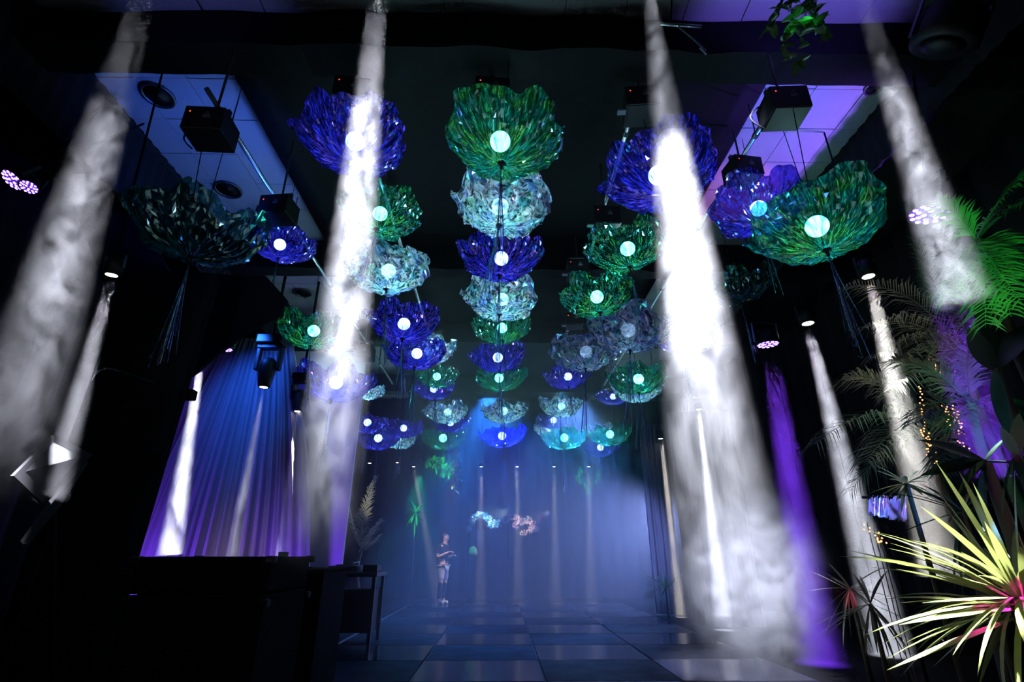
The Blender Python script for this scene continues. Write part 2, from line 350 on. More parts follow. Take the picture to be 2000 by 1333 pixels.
# ------------------------------------------------------------------ the hanging foil flowers
def bowl_mesh(name, seed, crumple, streak, mat, NT=120, NR=17):
    rnd = random.Random(seed)
    a, b, c = (rnd.uniform(0, 6.28) for _ in range(3)); ph = [rnd.uniform(0, 6.28) for _ in range(6)]
    vs_, uvs = [], []
    tri = lambda x: 2 * abs((x / 6.2832) % 1.0 - 0.5) * 2 - 1
    for j in range(NR + 1):
        s = 0.02 + 0.98 * j / NR
        for i in range(NT):
            t = 6.28318 * i / NT
            lob = 0.05 * math.sin(5 * t + a) + 0.045 * math.sin(3 * t + b) + 0.03 * math.sin(9 * t + c) + 0.025 * math.sin(14 * t + a)
            R = 0.54 * math.sin(1.36 * s) / 0.978 * (1 + s * s * lob)
            z = 0.37 * (1 - math.cos(1.36 * s)) / 0.79 + s ** 2.2 * (0.05 * math.sin(5 * t + a + 1.2) + 0.035 * math.sin(7 * t + c) + 0.02 * math.sin(15 * t + b))
            cr = streak * (s ** 0.7) * (0.5 * tri(19 * t + ph[0] + 2 * s) + 0.35 * tri(37 * t + ph[1] - 3 * s) + 0.3 * tri(53 * t + ph[2] + 5 * s))
            q = Vector((R * math.cos(t), R * math.sin(t), z))
            n1 = noise.noise(q * 7.0 + Vector((seed, 0, 0))); n2 = noise.noise(q * 17.0 + Vector((0, seed, 0))); n3 = noise.noise(q * 33.0 + Vector((0, 0, seed)))
            d = cr + crumple * (0.9 * (abs(n1) - 0.25) + 0.8 * n2 + 0.5 * n3) * (0.25 + s)
            nrm = Vector((math.cos(t) * 0.6, math.sin(t) * 0.6, -0.8))
            q = q + nrm * d + Vector((-math.sin(t), math.cos(t), 0)) * (crumple * 0.5 * n3 * s)
            vs_.append(q); uvs.append((i / NT, s))
    fs = [(j * NT + i, j * NT + (i + 1) % NT, (j + 1) * NT + (i + 1) % NT, (j + 1) * NT + i) for j in range(NR) for i in range(NT)]
    # crossing diagonals so that the facets read as crinkles
    tris = []
    for k, f in enumerate(fs):
        if (k * 7 + k // 5) % 2: tris += [(f[0], f[1], f[2]), (f[0], f[2], f[3])]
        else: tris += [(f[0], f[1], f[3]), (f[1], f[2], f[3])]
    me = bpy.data.meshes.new(name); me.from_pydata([tuple(p) for p in vs_], [], tris); me.update()
    ul = me.uv_layers.new(name='UVMap')
    for lp in me.loops:
        u, v = uvs[lp.vertex_index]; ul.data[lp.index].uv = (u, v)
    me.materials.append(M[mat]); return me
BOWL = {'violet': [bowl_mesh('foil_bowl', 10 + k, 0.026, 0.030, 'foil_violet') for k in range(3)],
        'green': [bowl_mesh('foil_bowl', 20 + k, 0.026, 0.030, 'foil_green') for k in range(3)],
        'silver': [bowl_mesh('foil_bowl', 30 + k, 0.075, 0.016, 'foil_silver', 64, 11) for k in range(3)]}
GL_ON = ico(3, 0.093); GL_ON.materials.append(M['globe'])
GL_DEAD = ico(3, 0.06); GL_DEAD.materials.append(M['black_plastic'])
GL_DIM = ico(3, 0.093); GL_DIM.materials.append(M['globe_dim'])
def tassel_mesh(seed, n=16):
    rnd = random.Random(seed); mb = MB()
    for k in range(n):
        an = rnd.uniform(0, 6.28); L = rnd.uniform(0.62, 0.98); sp = rnd.uniform(0.01, 0.085); w = rnd.uniform(0.0022, 0.0045)
        pts = []
        for q in range(5):
            s = q / 4; pts.append(Vector((math.cos(an) * sp * s ** 1.3, math.sin(an) * sp * s ** 1.3, -L * s)))
        if rnd.random() < 0.3: pts.append(pts[-1] + Vector((math.cos(an + 1) * 0.03, math.sin(an + 1) * 0.03, 0.03)))
        side = Vector((math.cos(an * 3), math.sin(an * 3), 0))
        mb.add([p + side * w * sg for p in pts for sg in (-1, 1)], [(2 * q, 2 * q + 1, 2 * q + 3, 2 * q + 2) for q in range(len(pts) - 1)])
    me = mb.mesh('tassel'); uv = me.uv_layers.new(name='UVMap')
    for lp in me.loops: uv.data[lp.index].uv = (lp.index * 0.01, lp.vertex_index * 0.1)
    me.materials.append(M['strand']); return me
TAS = [tassel_mesh(s) for s in range(4)]
KN = {}
for k in ('violet', 'green', 'silver'):
    KN[k] = MB().lathe([(0.004, 0.02), (0.03, 0.03), (0.042, 0.012), (0.02, -0.004), (0.012, -0.03), (0.016, -0.05), (0.004, -0.055)], 12).mesh('knot')
    KN[k].materials.append(M['black_plastic'])

# pixel centre, width in the photograph, foil colour, globe (1 lit, 0 none seen, 2 pale, dim glow added)
FL = {
 'central row': [(980, 288, 236, 'green', 1), (975, 413, 196, 'silver', 0), (976, 514, 165, 'violet', 1), (976, 592, 150, 'silver', 0), (982, 647, 118, 'green', 1),
                 (975, 706, 113, 'violet', 1), (979, 745, 103, 'green', 0), (985, 810, 93, 'silver', 0), (985, 858, 92, 'violet', 1)],
 'left inner row': [(688, 288, 216, 'violet', 1), (738, 424, 165, 'green', 1), (757, 540, 168, 'silver', 0), (788, 640, 143, 'violet', 1), (811, 698, 124, 'violet', 1),
                 (838, 692, 104, 'silver', 0), (853, 742, 88, 'green', 0), (850, 766, 84, 'violet', 0), (874, 811, 87, 'silver', 1), (880, 832, 76, 'violet', 0), (866, 862, 92, 'green', 1), (893, 852, 62, 'green', 0)],
 'outer left row': [(383, 468, 248, 'green', 3), (547, 486, 132, 'violet', 1), (610, 655, 136, 'green', 1), (650, 757, 152, 'violet', 1), (712, 768, 72, 'silver', 0),
                 (716, 832, 84, 'violet', 1), (786, 842, 78, 'violet', 1), (738, 862, 92, 'violet', 0), (778, 862, 76, 'silver', 0)],
 'right inner row': [(1298, 350, 230, 'violet', 1), (1228, 497, 168, 'green', 1), (1170, 588, 150, 'green', 1), (1228, 657, 172, 'silver', 2), (1142, 697, 146, 'silver', 2),
                 (1110, 741, 92, 'violet', 0), (1246, 748, 118, 'green', 1), (1243, 768, 104, 'silver', 0), (1198, 780, 68, 'violet', 0), (1094, 799, 86, 'silver', 0),
                 (1082, 826, 70, 'violet', 0), (1072, 842, 64, 'silver', 0), (1102, 862, 92, 'green', 1), (1194, 855, 90, 'green', 1), (1168, 848, 66, 'silver', 0), (1172, 880, 74, 'violet', 0)],
 'outer right row': [(1480, 413, 182, 'violet', 1), (1604, 452, 254, 'green', 1), (1442, 570, 138, 'green', 3), (1336, 668, 130, 'violet', 1)],
}
ORD = ['first', 'second', 'third', 'fourth', 'fifth', 'sixth', 'seventh', 'eighth', 'ninth', 'tenth', 'eleventh', 'twelfth', 'thirteenth', 'fourteenth', 'fifteenth', 'sixteenth']
LOOK = {('green', 3): 'dark green foil flower, unlit',('violet', 1): 'violet foil flower around a lit globe', ('violet', 0): 'violet foil flower with hidden globe', ('green', 1): 'green foil flower around a lit globe',
        ('green', 0): 'green foil flower with hidden globe', ('silver', 0): 'crumpled silver foil flower', ('silver', 1): 'crumpled silver foil flower with a lit globe', ('silver', 2): 'silver foil flower around a dim pale globe'}
GOFF = {(688, 288): (681, 270), (980, 288): (975, 268)}
rndf = random.Random(5)
flower_pts = []
for row, lst in FL.items():
    for n, (u, v, w, colr, gl) in enumerate(lst):
        zc = F * 1.10 / w; d = ray(u, v); P = Vector((0, 0, CAMZ)) + d * zc
        h = P.z - CAMZ; hc = min(3.75, max(2.95, h)); k = hc / h
        for _ in range(60):                    # rows stagger: step a flower back along the row until it hangs clear of its neighbours
            P = Vector((0, 0, CAMZ)) + d * zc * k; sc = k
            if all((P - p2).length > 0.50 * (sc + s2) or abs(P.z - p2.z) > 0.30 * (sc + s2) for p2, s2, _c in flower_pts): break
            k *= 1.012
        e = empty('foil_flower', P - Vector((0, 0, 0.19 * sc)), (rndf.uniform(-0.10, 0.10), rndf.uniform(-0.10, 0.10), 0)); e.scale = (sc, sc, sc)
        flower_pts.append((P, sc, colr))
        pos = ORD[n] + ' in ' + row
        tag(e, LOOK[(colr, gl)] + ', ' + pos, 'foil flower', 'foil flowers hung in rows under the ceiling')
        put('foil_bowl', BOWL[colr][n % 3], e, rot=(0, 0, rndf.uniform(0, 6.28)))
        put('knot', KN[colr], e)
        put('tassel', TAS[n % 4], e, (0, 0, -0.04), (rndf.uniform(-0.05, 0.05), rndf.uniform(-0.05, 0.05), rndf.uniform(0, 6)))
        put('globe', {2: GL_DIM, 3: GL_DEAD}.get(gl, GL_ON), e, (rndf.uniform(-0.03, 0.03), 0.02, 0.27))
        top = (roof(P.x) + 0.01 - P.z + 0.19 * sc) / sc
        MB().tube((0, 0.02, 0.36), (0, 0.02, top), 0.004, n=5).build('cord', 'black_plastic', e)

# ------------------------------------------------------------------ lamps, beams and the smoke that shows them
def smoke_mat(name, dens, dens2, length, z_pow, contrast, scale, aniso=0.0, step=0.55, seed=0.0, stretch=0.6, fade=0.999, start=0.0, top=0.22):
    """scattering smoke; denser away from the lamp (object z runs down the beam), broken up by wisps"""
    m, nt, out = new_mat(name)
    v = nd(nt, 'ShaderNodeVolumeScatter', Anisotropy=aniso); v.inputs[0].default_value = (1, 1, 1, 1)
    tc = nd(nt, 'ShaderNodeTexCoord'); mp = nd(nt, 'ShaderNodeMapping')
    mp.inputs['Scale'].default_value = (1, 1, stretch); mp.inputs['Location'].default_value = (seed, seed * 2.3, seed * 1.7)
    nt.links.new(tc.outputs['Object'], mp.inputs[0])
    nz = nd(nt, 'ShaderNodeTexNoise', Scale=scale, Detail=4.0, Roughness=0.55, Distortion=2.2); nt.links.new(mp.outputs[0], nz.inputs['Vector'])
    mr = nd(nt, 'ShaderNodeMapRange'); mr.inputs[1].default_value = 0.5 - 0.5 / contrast; mr.inputs[2].default_value = 0.5 + 0.5 / contrast
    mr.inputs[3].default_value = 0.06; mr.inputs[4].default_value = 1.0
    nt.links.new(nz.outputs['Fac'], mr.inputs[0])
    sx = nd(nt, 'ShaderNodeSeparateXYZ'); nt.links.new(tc.outputs['Object'], sx.inputs[0])
    zr = nd(nt, 'ShaderNodeMapRange'); zr.inputs[1].default_value = 0; zr.inputs[2].default_value = length; zr.inputs[3].default_value = 0; zr.inputs[4].default_value = 1
    nt.links.new(sx.outputs[2], zr.inputs[0])
    pw = nd(nt, 'ShaderNodeMath', operation='POWER'); pw.inputs[1].default_value = z_pow; nt.links.new(zr.outputs[0], pw.inputs[0])
    lr = nd(nt, 'ShaderNodeMapRange'); lr.inputs[3].default_value = dens; lr.inputs[4].default_value = dens2; nt.links.new(pw.outputs[0], lr.inputs[0])
    mu = nd(nt, 'ShaderNodeMath', operation='MULTIPLY'); nt.links.new(lr.outputs[0], mu.inputs[0]); nt.links.new(mr.outputs[0], mu.inputs[1])
    fr = nd(nt, 'ShaderNodeMapRange', interpolation_type='SMOOTHSTEP'); fr.inputs[1].default_value = fade; fr.inputs[2].default_value = 1.0; fr.inputs[3].default_value = 1; fr.inputs[4].default_value = 0
    nt.links.new(zr.outputs[0], fr.inputs[0])
    m2 = nd(nt, 'ShaderNodeMath', operation='MULTIPLY'); nt.links.new(mu.outputs[0], m2.inputs[0]); nt.links.new(fr.outputs[0], m2.inputs[1]); mu = m2
    if start:
        st = nd(nt, 'ShaderNodeMapRange', interpolation_type='SMOOTHSTEP'); st.inputs[1].default_value = start - 0.02; st.inputs[2].default_value = start + 0.015; st.inputs[3].default_value = top; st.inputs[4].default_value = 1.0
        nt.links.new(zr.outputs[0], st.inputs[0]); m3 = nd(nt, 'ShaderNodeMath', operation='MULTIPLY'); nt.links.new(mu.outputs[0], m3.inputs[0]); nt.links.new(st.outputs[0], m3.inputs[1]); mu = m3
    nt.links.new(mu.outputs[0], v.inputs['Density']); nt.links.new(v.outputs[0], out.inputs['Volume'])
    m.cycles.volume_step_rate = step
    return m
def beam(P, Q, r0, r1, color, power, dens, dens2, label, z_pow=1.0, contrast=3.0, scale=2.2, step=0.8, seed=0.0, lens=None, blend=0.25, stretch=0.6, fade=0.999, start=0.0, top=0.22):
    """a spot lamp at P shining to Q and the column of smoke it lights"""
    P, Q = Vector(P), Vector(Q); L = (Q - P).length; q = (Q - P).to_track_quat('Z', 'Y')
    half = math.atan((r1 - r0) / L) + 0.004
    sp = lamp('beam_lamp', 'SPOT', P, color, power, Q, 2 * half, blend, r0)
    mb = MB(); mb.lathe([(r0 * 1.05 + 0.004, 0.02), (r1 * 1.12 + 0.01, L)], 20)
    o = mb.build('beam_smoke', smoke_mat('beam_smoke', dens, dens2, L, z_pow, contrast, scale, step=step, seed=seed, stretch=stretch, fade=fade, start=start, top=top), None)
    o.location = P; o.rotation_euler = q.to_euler(); tag(o, label, 'haze', 'light beams in smoke', 'stuff')
    return sp
def px_r(p, w): return 0.5 * w * depth_of(p) / F

WHITE = (0.82, 0.85, 1.0)
# four big white beams from the front rig just above the picture
def vbeam(u0, v0, Y0, w0, u1, v1, Y1, w1, *a, **k):
    P, Q = at(u0, v0, Y0), at(u1, v1, Y1)
    return beam(P, Q, px_r(P, w0), px_r(Q, w1), *a, **k)
vbeam(283, -12, 3.12, 44, -25, 1000, 3.3, 180, WHITE, 60000, 0.015, 0.19, 'broad smoky white beam at the far left, widest of that side', z_pow=1.5, contrast=5.5, scale=4.2, seed=3.1, step=0.55, fade=0.62, blend=0.12, start=0.30)
vbeam(740, -12, 3.02, 42, 621, 1130, 3.0, 165, WHITE, 280000, 0.03, 0.22, 'bright smoky white beam crossing the left flowers', z_pow=1.1, contrast=5.5, scale=4.2, seed=8.2, step=0.55, fade=0.5, blend=0.12, start=0.27)
vbeam(1267, -12, 3.0, 26, 1458, 1345, 3.0, 275, WHITE, 180000, 0.02, 0.20, 'brightest smoky white beam crossing the right flowers', z_pow=1.1, contrast=4.5, scale=3.6, seed=5.4, step=0.55, fade=0.36, blend=0.1, start=0.33, top=0.07)
vbeam(1682, -12, 3.0, 30, 1880, 590, 3.05, 105, WHITE, 40000, 0.012, 0.26, 'curling smoky white beam over the green palm', z_pow=1.4, contrast=5.0, scale=6.0, seed=1.7, step=0.55, blend=0.12, start=0.36)
def nbeam(u0, v0, Y0, u1, v1, Y1, w0, w1, color, power, d0, d1, label, **k):
    return vbeam(u0, v0, Y0, w0, u1, v1, Y1, w1, color, power, d0, d1, label, **k)
def wput(o, base): o.location = -Vector(base); return o

# --- fixtures: local origin at the lens, light leaves towards -z
LED_D = MB().lathe([(0.0, -0.006), (0.017, -0.005), (0.019, 0.0)], 10).mesh('led'); LED_D.materials.append(M['led_violet'])
def par_can(p, r, label, target=None):
    k = r / 0.13; rot = (0, 0, 0)
    if target is not None: rot = (Vector(target) - Vector(p)).to_track_quat('-Z', 'Y').to_euler()
    e = tag(empty('led_par_can', p, rot), label, 'stage light', 'violet LED wash lamps'); e.scale = (k, k, k)
    MB().lathe([(0.125, 0.012), (0.14, -0.012), (0.142, 0.03), (0.14, 0.12), (0.10, 0.20), (0.05, 0.22), (0.0, 0.22)], 24).build('housing', 'black_plastic', e, True)
    fpl = MB().lathe([(0.128, 0.008), (0.0, 0.008)], 24).build('face_plate', 'led_core', e)
    for rr, n in ((0.035, 3), (0.072, 7), (0.108, 12)):
        for i in range(n):
            t = 6.2832 * i / n + rr * 20; put('led', LED_D, fpl, (rr * math.cos(t), rr * math.sin(t), 0))
    y = MB(); y.box(0.16, 0, 0.16, 0.012, 0.04, 0.26); y.box(-0.16, 0, 0.16, 0.012, 0.04, 0.26); y.box(0, 0, 0.29, 0.33, 0.04, 0.012); y.build('yoke', 'dark_steel', e)
    MB().tube((0, 0, 0.29), (0, 0, (roof(p[0]) - p[2]) / k), 0.012 / k).build('hanging_rod', 'black_paint', e)
    return e
def spot_can(p, r, label, lens='lens_white', tilt=(0, 0, 0), group='small white downlight spots'):
    e = tag(empty('spot_lamp', p, tilt), label, 'spot lamp', group)
    MB().lathe([(r, -0.004), (r * 1.25, -0.01), (r * 1.3, r * 1.5), (r * 0.9, r * 2.6), (0.0, r * 2.7)], 20).build('housing', 'black_plastic', e, True)
    MB().lathe([(r, 0.0), (r * 0.6, -r * 0.12), (0.0, -r * 0.16)], 20).build('lens', lens, e, True)
    MB().box(0, 0, r * 3.2, r * 2.9, r * 0.5, r * 0.2).box(-r * 1.45, 0, r * 2.2, r * 0.14, r * 0.5, r * 2.1).box(r * 1.45, 0, r * 2.2, r * 0.14, r * 0.5, r * 2.1).build('bracket', 'dark_steel', e)
    MB().tube((0, 0, r * 3.2), (0, 0, roof(p[0]) - p[2]), 0.01).build('hanging_rod', 'black_paint', e)
    return e
def moving_head(p, r, label):
    e = tag(empty('moving_head_lamp', p), label, 'stage light', 'black moving head lamps'); k = r / 0.05; e.scale = (k, k, k)
    MB().lathe([(0.052, 0.0), (0.075, 0.0), (0.09, 0.06), (0.125, 0.26), (0.12, 0.36), (0.08, 0.42), (0.0, 0.43)], 20).build('head', 'black_plastic', e, True)
    MB().lathe([(0.052, 0.0), (0.0, -0.012)], 20).build('lens', 'lens_white', e, True)
    y = MB(); y.box(0.155, 0, 0.42, 0.05, 0.10, 0.34); y.box(-0.155, 0, 0.42, 0.05, 0.10, 0.34); y.box(0, 0, 0.60, 0.36, 0.13, 0.06); bevel(y.build('yoke', 'black_plastic', e), 0.012)
    bevel(MB().box(0, 0, 0.70, 0.36, 0.26, 0.13).build('base', 'black_plastic', e), 0.015)
    MB().tube((0, 0, 0.75), (0, 0, (roof(p[0]) - p[2]) / k), 0.025 / k).build('hanging_rod', 'black_paint', e)
    return e

# --- overhead bars and the black effect boxes on them
BAR_Z = 5.55
for u, v, y1, lb in ((395, 160, 13.5, 'long steel lighting bar along the blue ceiling tiles'), (680, 160, 13.5, 'steel lighting bar over the left inner flower row'), (962, 158, 13.5, 'steel lighting bar over the central flower row'),
                     (1250, 168, 13.5, 'steel lighting bar over the right inner flower row'), (1536, 165, 13.5, 'steel lighting bar beside the violet ceiling strip')):
    p = at_z(u, v, BAR_Z); e = tag(empty('lighting_bar', (p.x, 3.85, BAR_Z)), lb, 'lighting bar', 'overhead lighting bars')
    MB().tube((0, 0, 0), (0, y1 - 3.85, 0), 0.026, n=12).build('pipe', 'steel', e, True)
    for yy in (0.5, 2.3, 4.1, 6.0, 8.0):
        MB().tube((0, yy, 0), (0, yy, 6.02 - BAR_Z), 0.007).build('drop_rod', 'dark_steel', e); MB().tube((0, yy - 0.03, 0), (0, yy + 0.03, 0), 0.036, n=12).build('clamp', 'dark_steel', e)
def tri_mark(par, s):
    mb = MB(); P = [Vector((0, 0, 0.58)), Vector((-0.5, 0, -0.29)), Vector((0.5, 0, -0.29))]
    for i in range(3):
        a, b = P[i], P[(i + 1) % 3]; ai, bi = a * 0.8, b * 0.8
        mb.add([a * s, b * s, bi * s, ai * s], [(0, 1, 2, 3)])
    mb.box(0, 0, -0.02 * s, 0.06 * s, 0.001, 0.3 * s)
    for q in range(3): mb.box(0, 0, (-0.42 - 0.14 * q) * s, (1.2 - 0.1 * q) * s, 0.001, 0.05 * s)
    return mb.build('warning_mark', 'mark', par)
BOX = [(412, 254, 74, 'black effect box with looped cable on the bar by the blue tiles'), (690, 192, 62, 'black effect box above the first left inner violet flower'),
       (961, 192, 62, 'black effect box above the first green flower of the central row'), (1252, 208, 62, 'black effect box above the first right inner violet flower'),
       (1530, 213, 72, 'black effect box in front of the violet ceiling strip'), (1450, 337, 56, 'black effect box above the first outer right violet flower'),
       (545, 412, 56, 'black effect box above the outer left violet flower'), (1182, 432, 52, 'dark effect box left of the second right inner green flower'),
       (1128, 528, 40, 'small dark effect box above the third right inner flower'), (1122, 628, 32, 'smallest dark effect box beside the silver flower with a pale globe'), (712, 690, 36, 'small dark effect box behind the left white beam')]
for n, (u, v, w, lb) in enumerate(BOX):
    p = Vector((0, 0, CAMZ)) + ray(u, v) * (F * 0.34 / w)
    if p.z > 5.40: p = Vector((0, 0, CAMZ)) + ray(u, v) * (F * 0.34 / w) * (5.40 - CAMZ) / (p.z - CAMZ)
    e = tag(empty('effect_box', p, (0, 0, rndf.uniform(-0.15, 0.15))), lb, 'effect box', 'black effect boxes on the lighting bars')
    hs = bevel(MB().box(0, 0, 0, 0.34, 0.30, 0.25).build('housing', 'black_plastic', e), 0.008)
    MB().box(0, -0.02, -0.129, 0.30, 0.24, 0.012).build('bottom_plate', 'black_plastic', e)
    m = tri_mark(hs, 0.055); m.location = (0.03, -0.1525, 0.035)
    MB().lathe([(0.007, 0), (0, -0.004)], 8).build('status_light', 'red_led', hs, loc=(-0.12, -0.151, 0.06), rot=(-math.pi / 2, 0, 0))
    b = MB(); b.box(-0.12, 0, 0.17, 0.02, 0.04, 0.12); b.box(0.12, 0, 0.17, 0.02, 0.04, 0.12); b.box(0, 0, 0.225, 0.26, 0.04, 0.02); b.tube((0, 0, 0.22), (0, 0, max(0.3, roof(p.x) - p.z)), 0.012); b.build('bracket', 'dark_steel', e)
    if n in (0, 4, 6):
        pts = [Vector((-0.17 - 0.10 * math.sin(t * 0.35), 0.08, 0.12 - 0.03 * t)) for t in range(10)]
        MB().path(pts, 0.007).build('cable', 'black_paint', e)
    if n in (0, 4): MB().tube((0.02, -0.1, -0.12), (0.10 if n == 4 else -0.04, 0.1, -0.75), 0.004).build('safety_wire', 'black_paint', e)
    if n in (2, 3, 5, 7, 8, 9): MB().box(-0.20, -0.05, -0.11, 0.10, 0.06, 0.02).build('side_arm', 'steel', e)

# --- violet LED cans with their beams
p = at(1815, 418, 3.7); par_can(p, px_r(p, 66), 'violet LED lamp inside the curling white beam near green palm', at(1840, 640, 3.7))
nbeam(1838, 520, 3.72, 1945, 930, 3.72, 70, 118, (0.20, 0.03, 1.0), 45000, 0.0312, 0.2048, 'broad violet beam falling past the palms at the right edge', contrast=3.0, scale=3.0, seed=2.2)
p = at(1500, 673, 7.17); par_can(p, px_r(p, 40), 'violet LED lamp right of the brightest white beam')
nbeam(1505, 700, 7.17, 1602, 1296, 7.17, 36, 112, (0.20, 0.04, 1.0), 45000, 0.03786, 0.17748, 'slim violet beam ending in a violet pool on the floor', contrast=2.2, scale=1.6, seed=4.0)
p = at(438, 682, 6.6); par_can(p, px_r(p, 30), 'violet LED lamp under the black swag by the gauze curtain')
p = at(24, 352, 3.9); par_can(p, px_r(p, 42), 'violet LED lamp cut off by the left picture edge', p + Vector((-0.25, -0.5, -1)))
p = at(56, 366, 3.9); par_can(p, px_r(p, 30), 'second small violet LED lamp beside the one at the left edge', p + Vector((0.15, -0.35, -1)))
p = at(632, 828, 10.5); par_can(p, px_r(p, 20), 'small violet LED lamp behind the left white beam')

# --- white spots with narrow beams
p = at(218, 537, 4.2); spot_can(p, px_r(p, 26), 'white spot lamp above the narrow left beam', tilt=(0.1, 0, 0))
nbeam(217, 545, 4.2, 100, 975, 3.7, 20, 62, WHITE, 45000, 0.018746, 0.115375, 'narrow white beam striking the leaning black board', contrast=3.0, scale=3.0, seed=6.0)
p = at(1578, 632, 7.7); spot_can(p, px_r(p, 24), 'white spot lamp above the slim white beam beside the violet one')
nbeam(1580, 642, 7.7, 1742, 1282, 7.7, 20, 92, WHITE, 45000, 0.0466, 0.31062, 'slim white beam between the violet pool and the yucca', contrast=2.6, scale=2.0, seed=7.3)
p = at(1696, 540, 4.95); spot_can(p, px_r(p, 26), 'white spot lamp above the dry palm frond')
nbeam(1700, 552, 4.95, 1840, 1130, 4.95, 20, 92, (1, 0.98, 0.95), 45000, 0.03328, 0.2048, 'white beam passing through the dry palm frond', contrast=2.4, scale=2.0, seed=9.1)
p = at(515, 757, 8.0); moving_head(p, px_r(p, 14), 'black moving head lamp in front of the gauze curtain')
nbeam(514, 762, 8.0, 452, 1090, 8.0, 9, 32, WHITE, 45000, 0.01164, 0.05736, 'thin white beam falling in the middle of the gauze curtain', contrast=2.6, scale=3.0, seed=2.9)
p = at(581, 804, 9.0); moving_head(p, px_r(p, 10), 'smaller moving head lamp beside the faint violet flower')
nbeam(580, 808, 9.0, 548, 1115, 9.0, 7, 30, WHITE, 45000, 0.00466, 0.0239, 'faint white beam at the inner edge of the gauze curtain', contrast=2.6, scale=3.0, seed=3.3)
p = at(396, 690, 7.4); spot_can(p, px_r(p, 14), 'white spot lamp hidden under the black swag')
nbeam(395, 696, 7.4, 332, 1085, 7.4, 12, 52, WHITE, 45000, 0.052, 0.36265, 'bright white beam at the outer side of the gauze curtain', contrast=2.6, scale=2.6, seed=5.9)
p = at(656, 846, 10.8); spot_can(p, px_r(p, 11), 'small white spot lamp behind the left white beam')
nbeam(656, 850, 10.8, 616, 1125, 10.8, 8, 36, WHITE, 45000, 0.02496, 0.17408, 'slim white beam beside the desk and the gauze curtain', contrast=2.2, scale=2.0, seed=6.6)
p = at(1365, 800, 10.2); spot_can(p, px_r(p, 12), 'white spot lamp seen through the brightest beam')
nbeam(1365, 805, 10.2, 1412, 1205, 10.2, 8, 42, WHITE, 45000, 0.03606, 0.25144, 'slim white beam inside the lower smoke of the brightest beam', contrast=2.2, scale=2.0, seed=1.1)
p = at(1290, 857, 12.2); spot_can(p, px_r(p, 10), 'small white spot lamp above the inner white drape', 'lens_white')
nbeam(1292, 862, 12.2, 1330, 1205, 12.2, 8, 26, (1, 0.93, 0.85), 45000, 0.02496, 0.16896, 'slim pale beam down the white drape near the deck corner', contrast=2.2, scale=2.0, seed=8.8)
p = at(1267, 872, 13.2); spot_can(p, px_r(p, 9), 'small white spot lamp nearest the back on the right side', 'lens_white')
nbeam(1267, 877, 13.2, 1292, 1198, 13.2, 6, 26, (1, 0.9, 0.75), 45000, 0.02164, 0.146432, 'slim warm beam ending at the back corner of the deck', contrast=2.2, scale=2.0, seed=4.8)
for k, (u, uf, lb) in enumerate(((808, 858, 'above the standing person'), (940, 938, 'second of the back row, left of the sequin cluster'), (1010, 1013, 'in the middle of the back row'),
                           (1082, 1086, 'fourth of the back row'), (1150, 1155, 'last of the back row, below a green flower'))):
    p = at(u, 912, 15.3); spot_can(p, 0.055, 'tiny white spot lamp ' + lb)
    nbeam(u, 915, 15.3, uf, 1181, 15.3, 7, 32, (1, 0.95, 0.88), 8000, 3.968e-05, 0.0018018 * (0.3 if k == 0 else 1), 'short pale beam ' + lb, z_pow=3.5, contrast=2.6, scale=2.4, seed=k * 1.3)
p = at(722, 905, 14.0); spot_can(p, 0.055, 'tiny white spot lamp above the dry fern')
p = at(776, 904, 14.4); spot_can(p, 0.05, 'tiny warm spot lamp beside the one over the person', 'lens_warm')

# --- haze hanging over the far end of the deck
def haze_box(name, x0, x1, y0, y1, z0, z1, dens, label, aniso=0.4):
    m, nt, out = new_mat(name); v = nd(nt, 'ShaderNodeVolumeScatter', Density=dens, Anisotropy=aniso); v.inputs[0].default_value = (1, 1, 1, 1)
    nt.links.new(v.outputs[0], out.inputs['Volume'])
    o = MB().box((x0 + x1) / 2, (y0 + y1) / 2, (z0 + z1) / 2, x1 - x0, y1 - y0, z1 - z0).build(name, m); tag(o, label, 'haze', kind='stuff'); return o
haze_box('back_haze', -2.55, 4.4, 8.0, 16.9, 0.02, 5.5, 0.058, 'blue haze hanging over the far end of the deck')

# ------------------------------------------------------------------ left side: gauze curtain, black tower and swag, desk and cases
struct(MB().box(-4.5, 9.75, 2.5, 3.5, 0.08, 5.0).build('wall_left_niche', 'wall_pale'))
def gath(t, s, p, z):
    c = at(455, 900, 9.0).x; w = 1.0 - 0.62 * max(0, s) ** 1.6
    return Vector((c + (p.x - c) * w, p.y)), z
gz = folded('gauze_curtain', (-6.15, 9.05), (-3.0, 9.05), 0.02, at(470, 662, 9.05).z, 0.05, 15, 'gauze', cols=220, rows=14, gather=gath, seed=4)
tag(gz, 'sheer gathered gauze curtain washed violet and blue behind the black case', 'curtain')
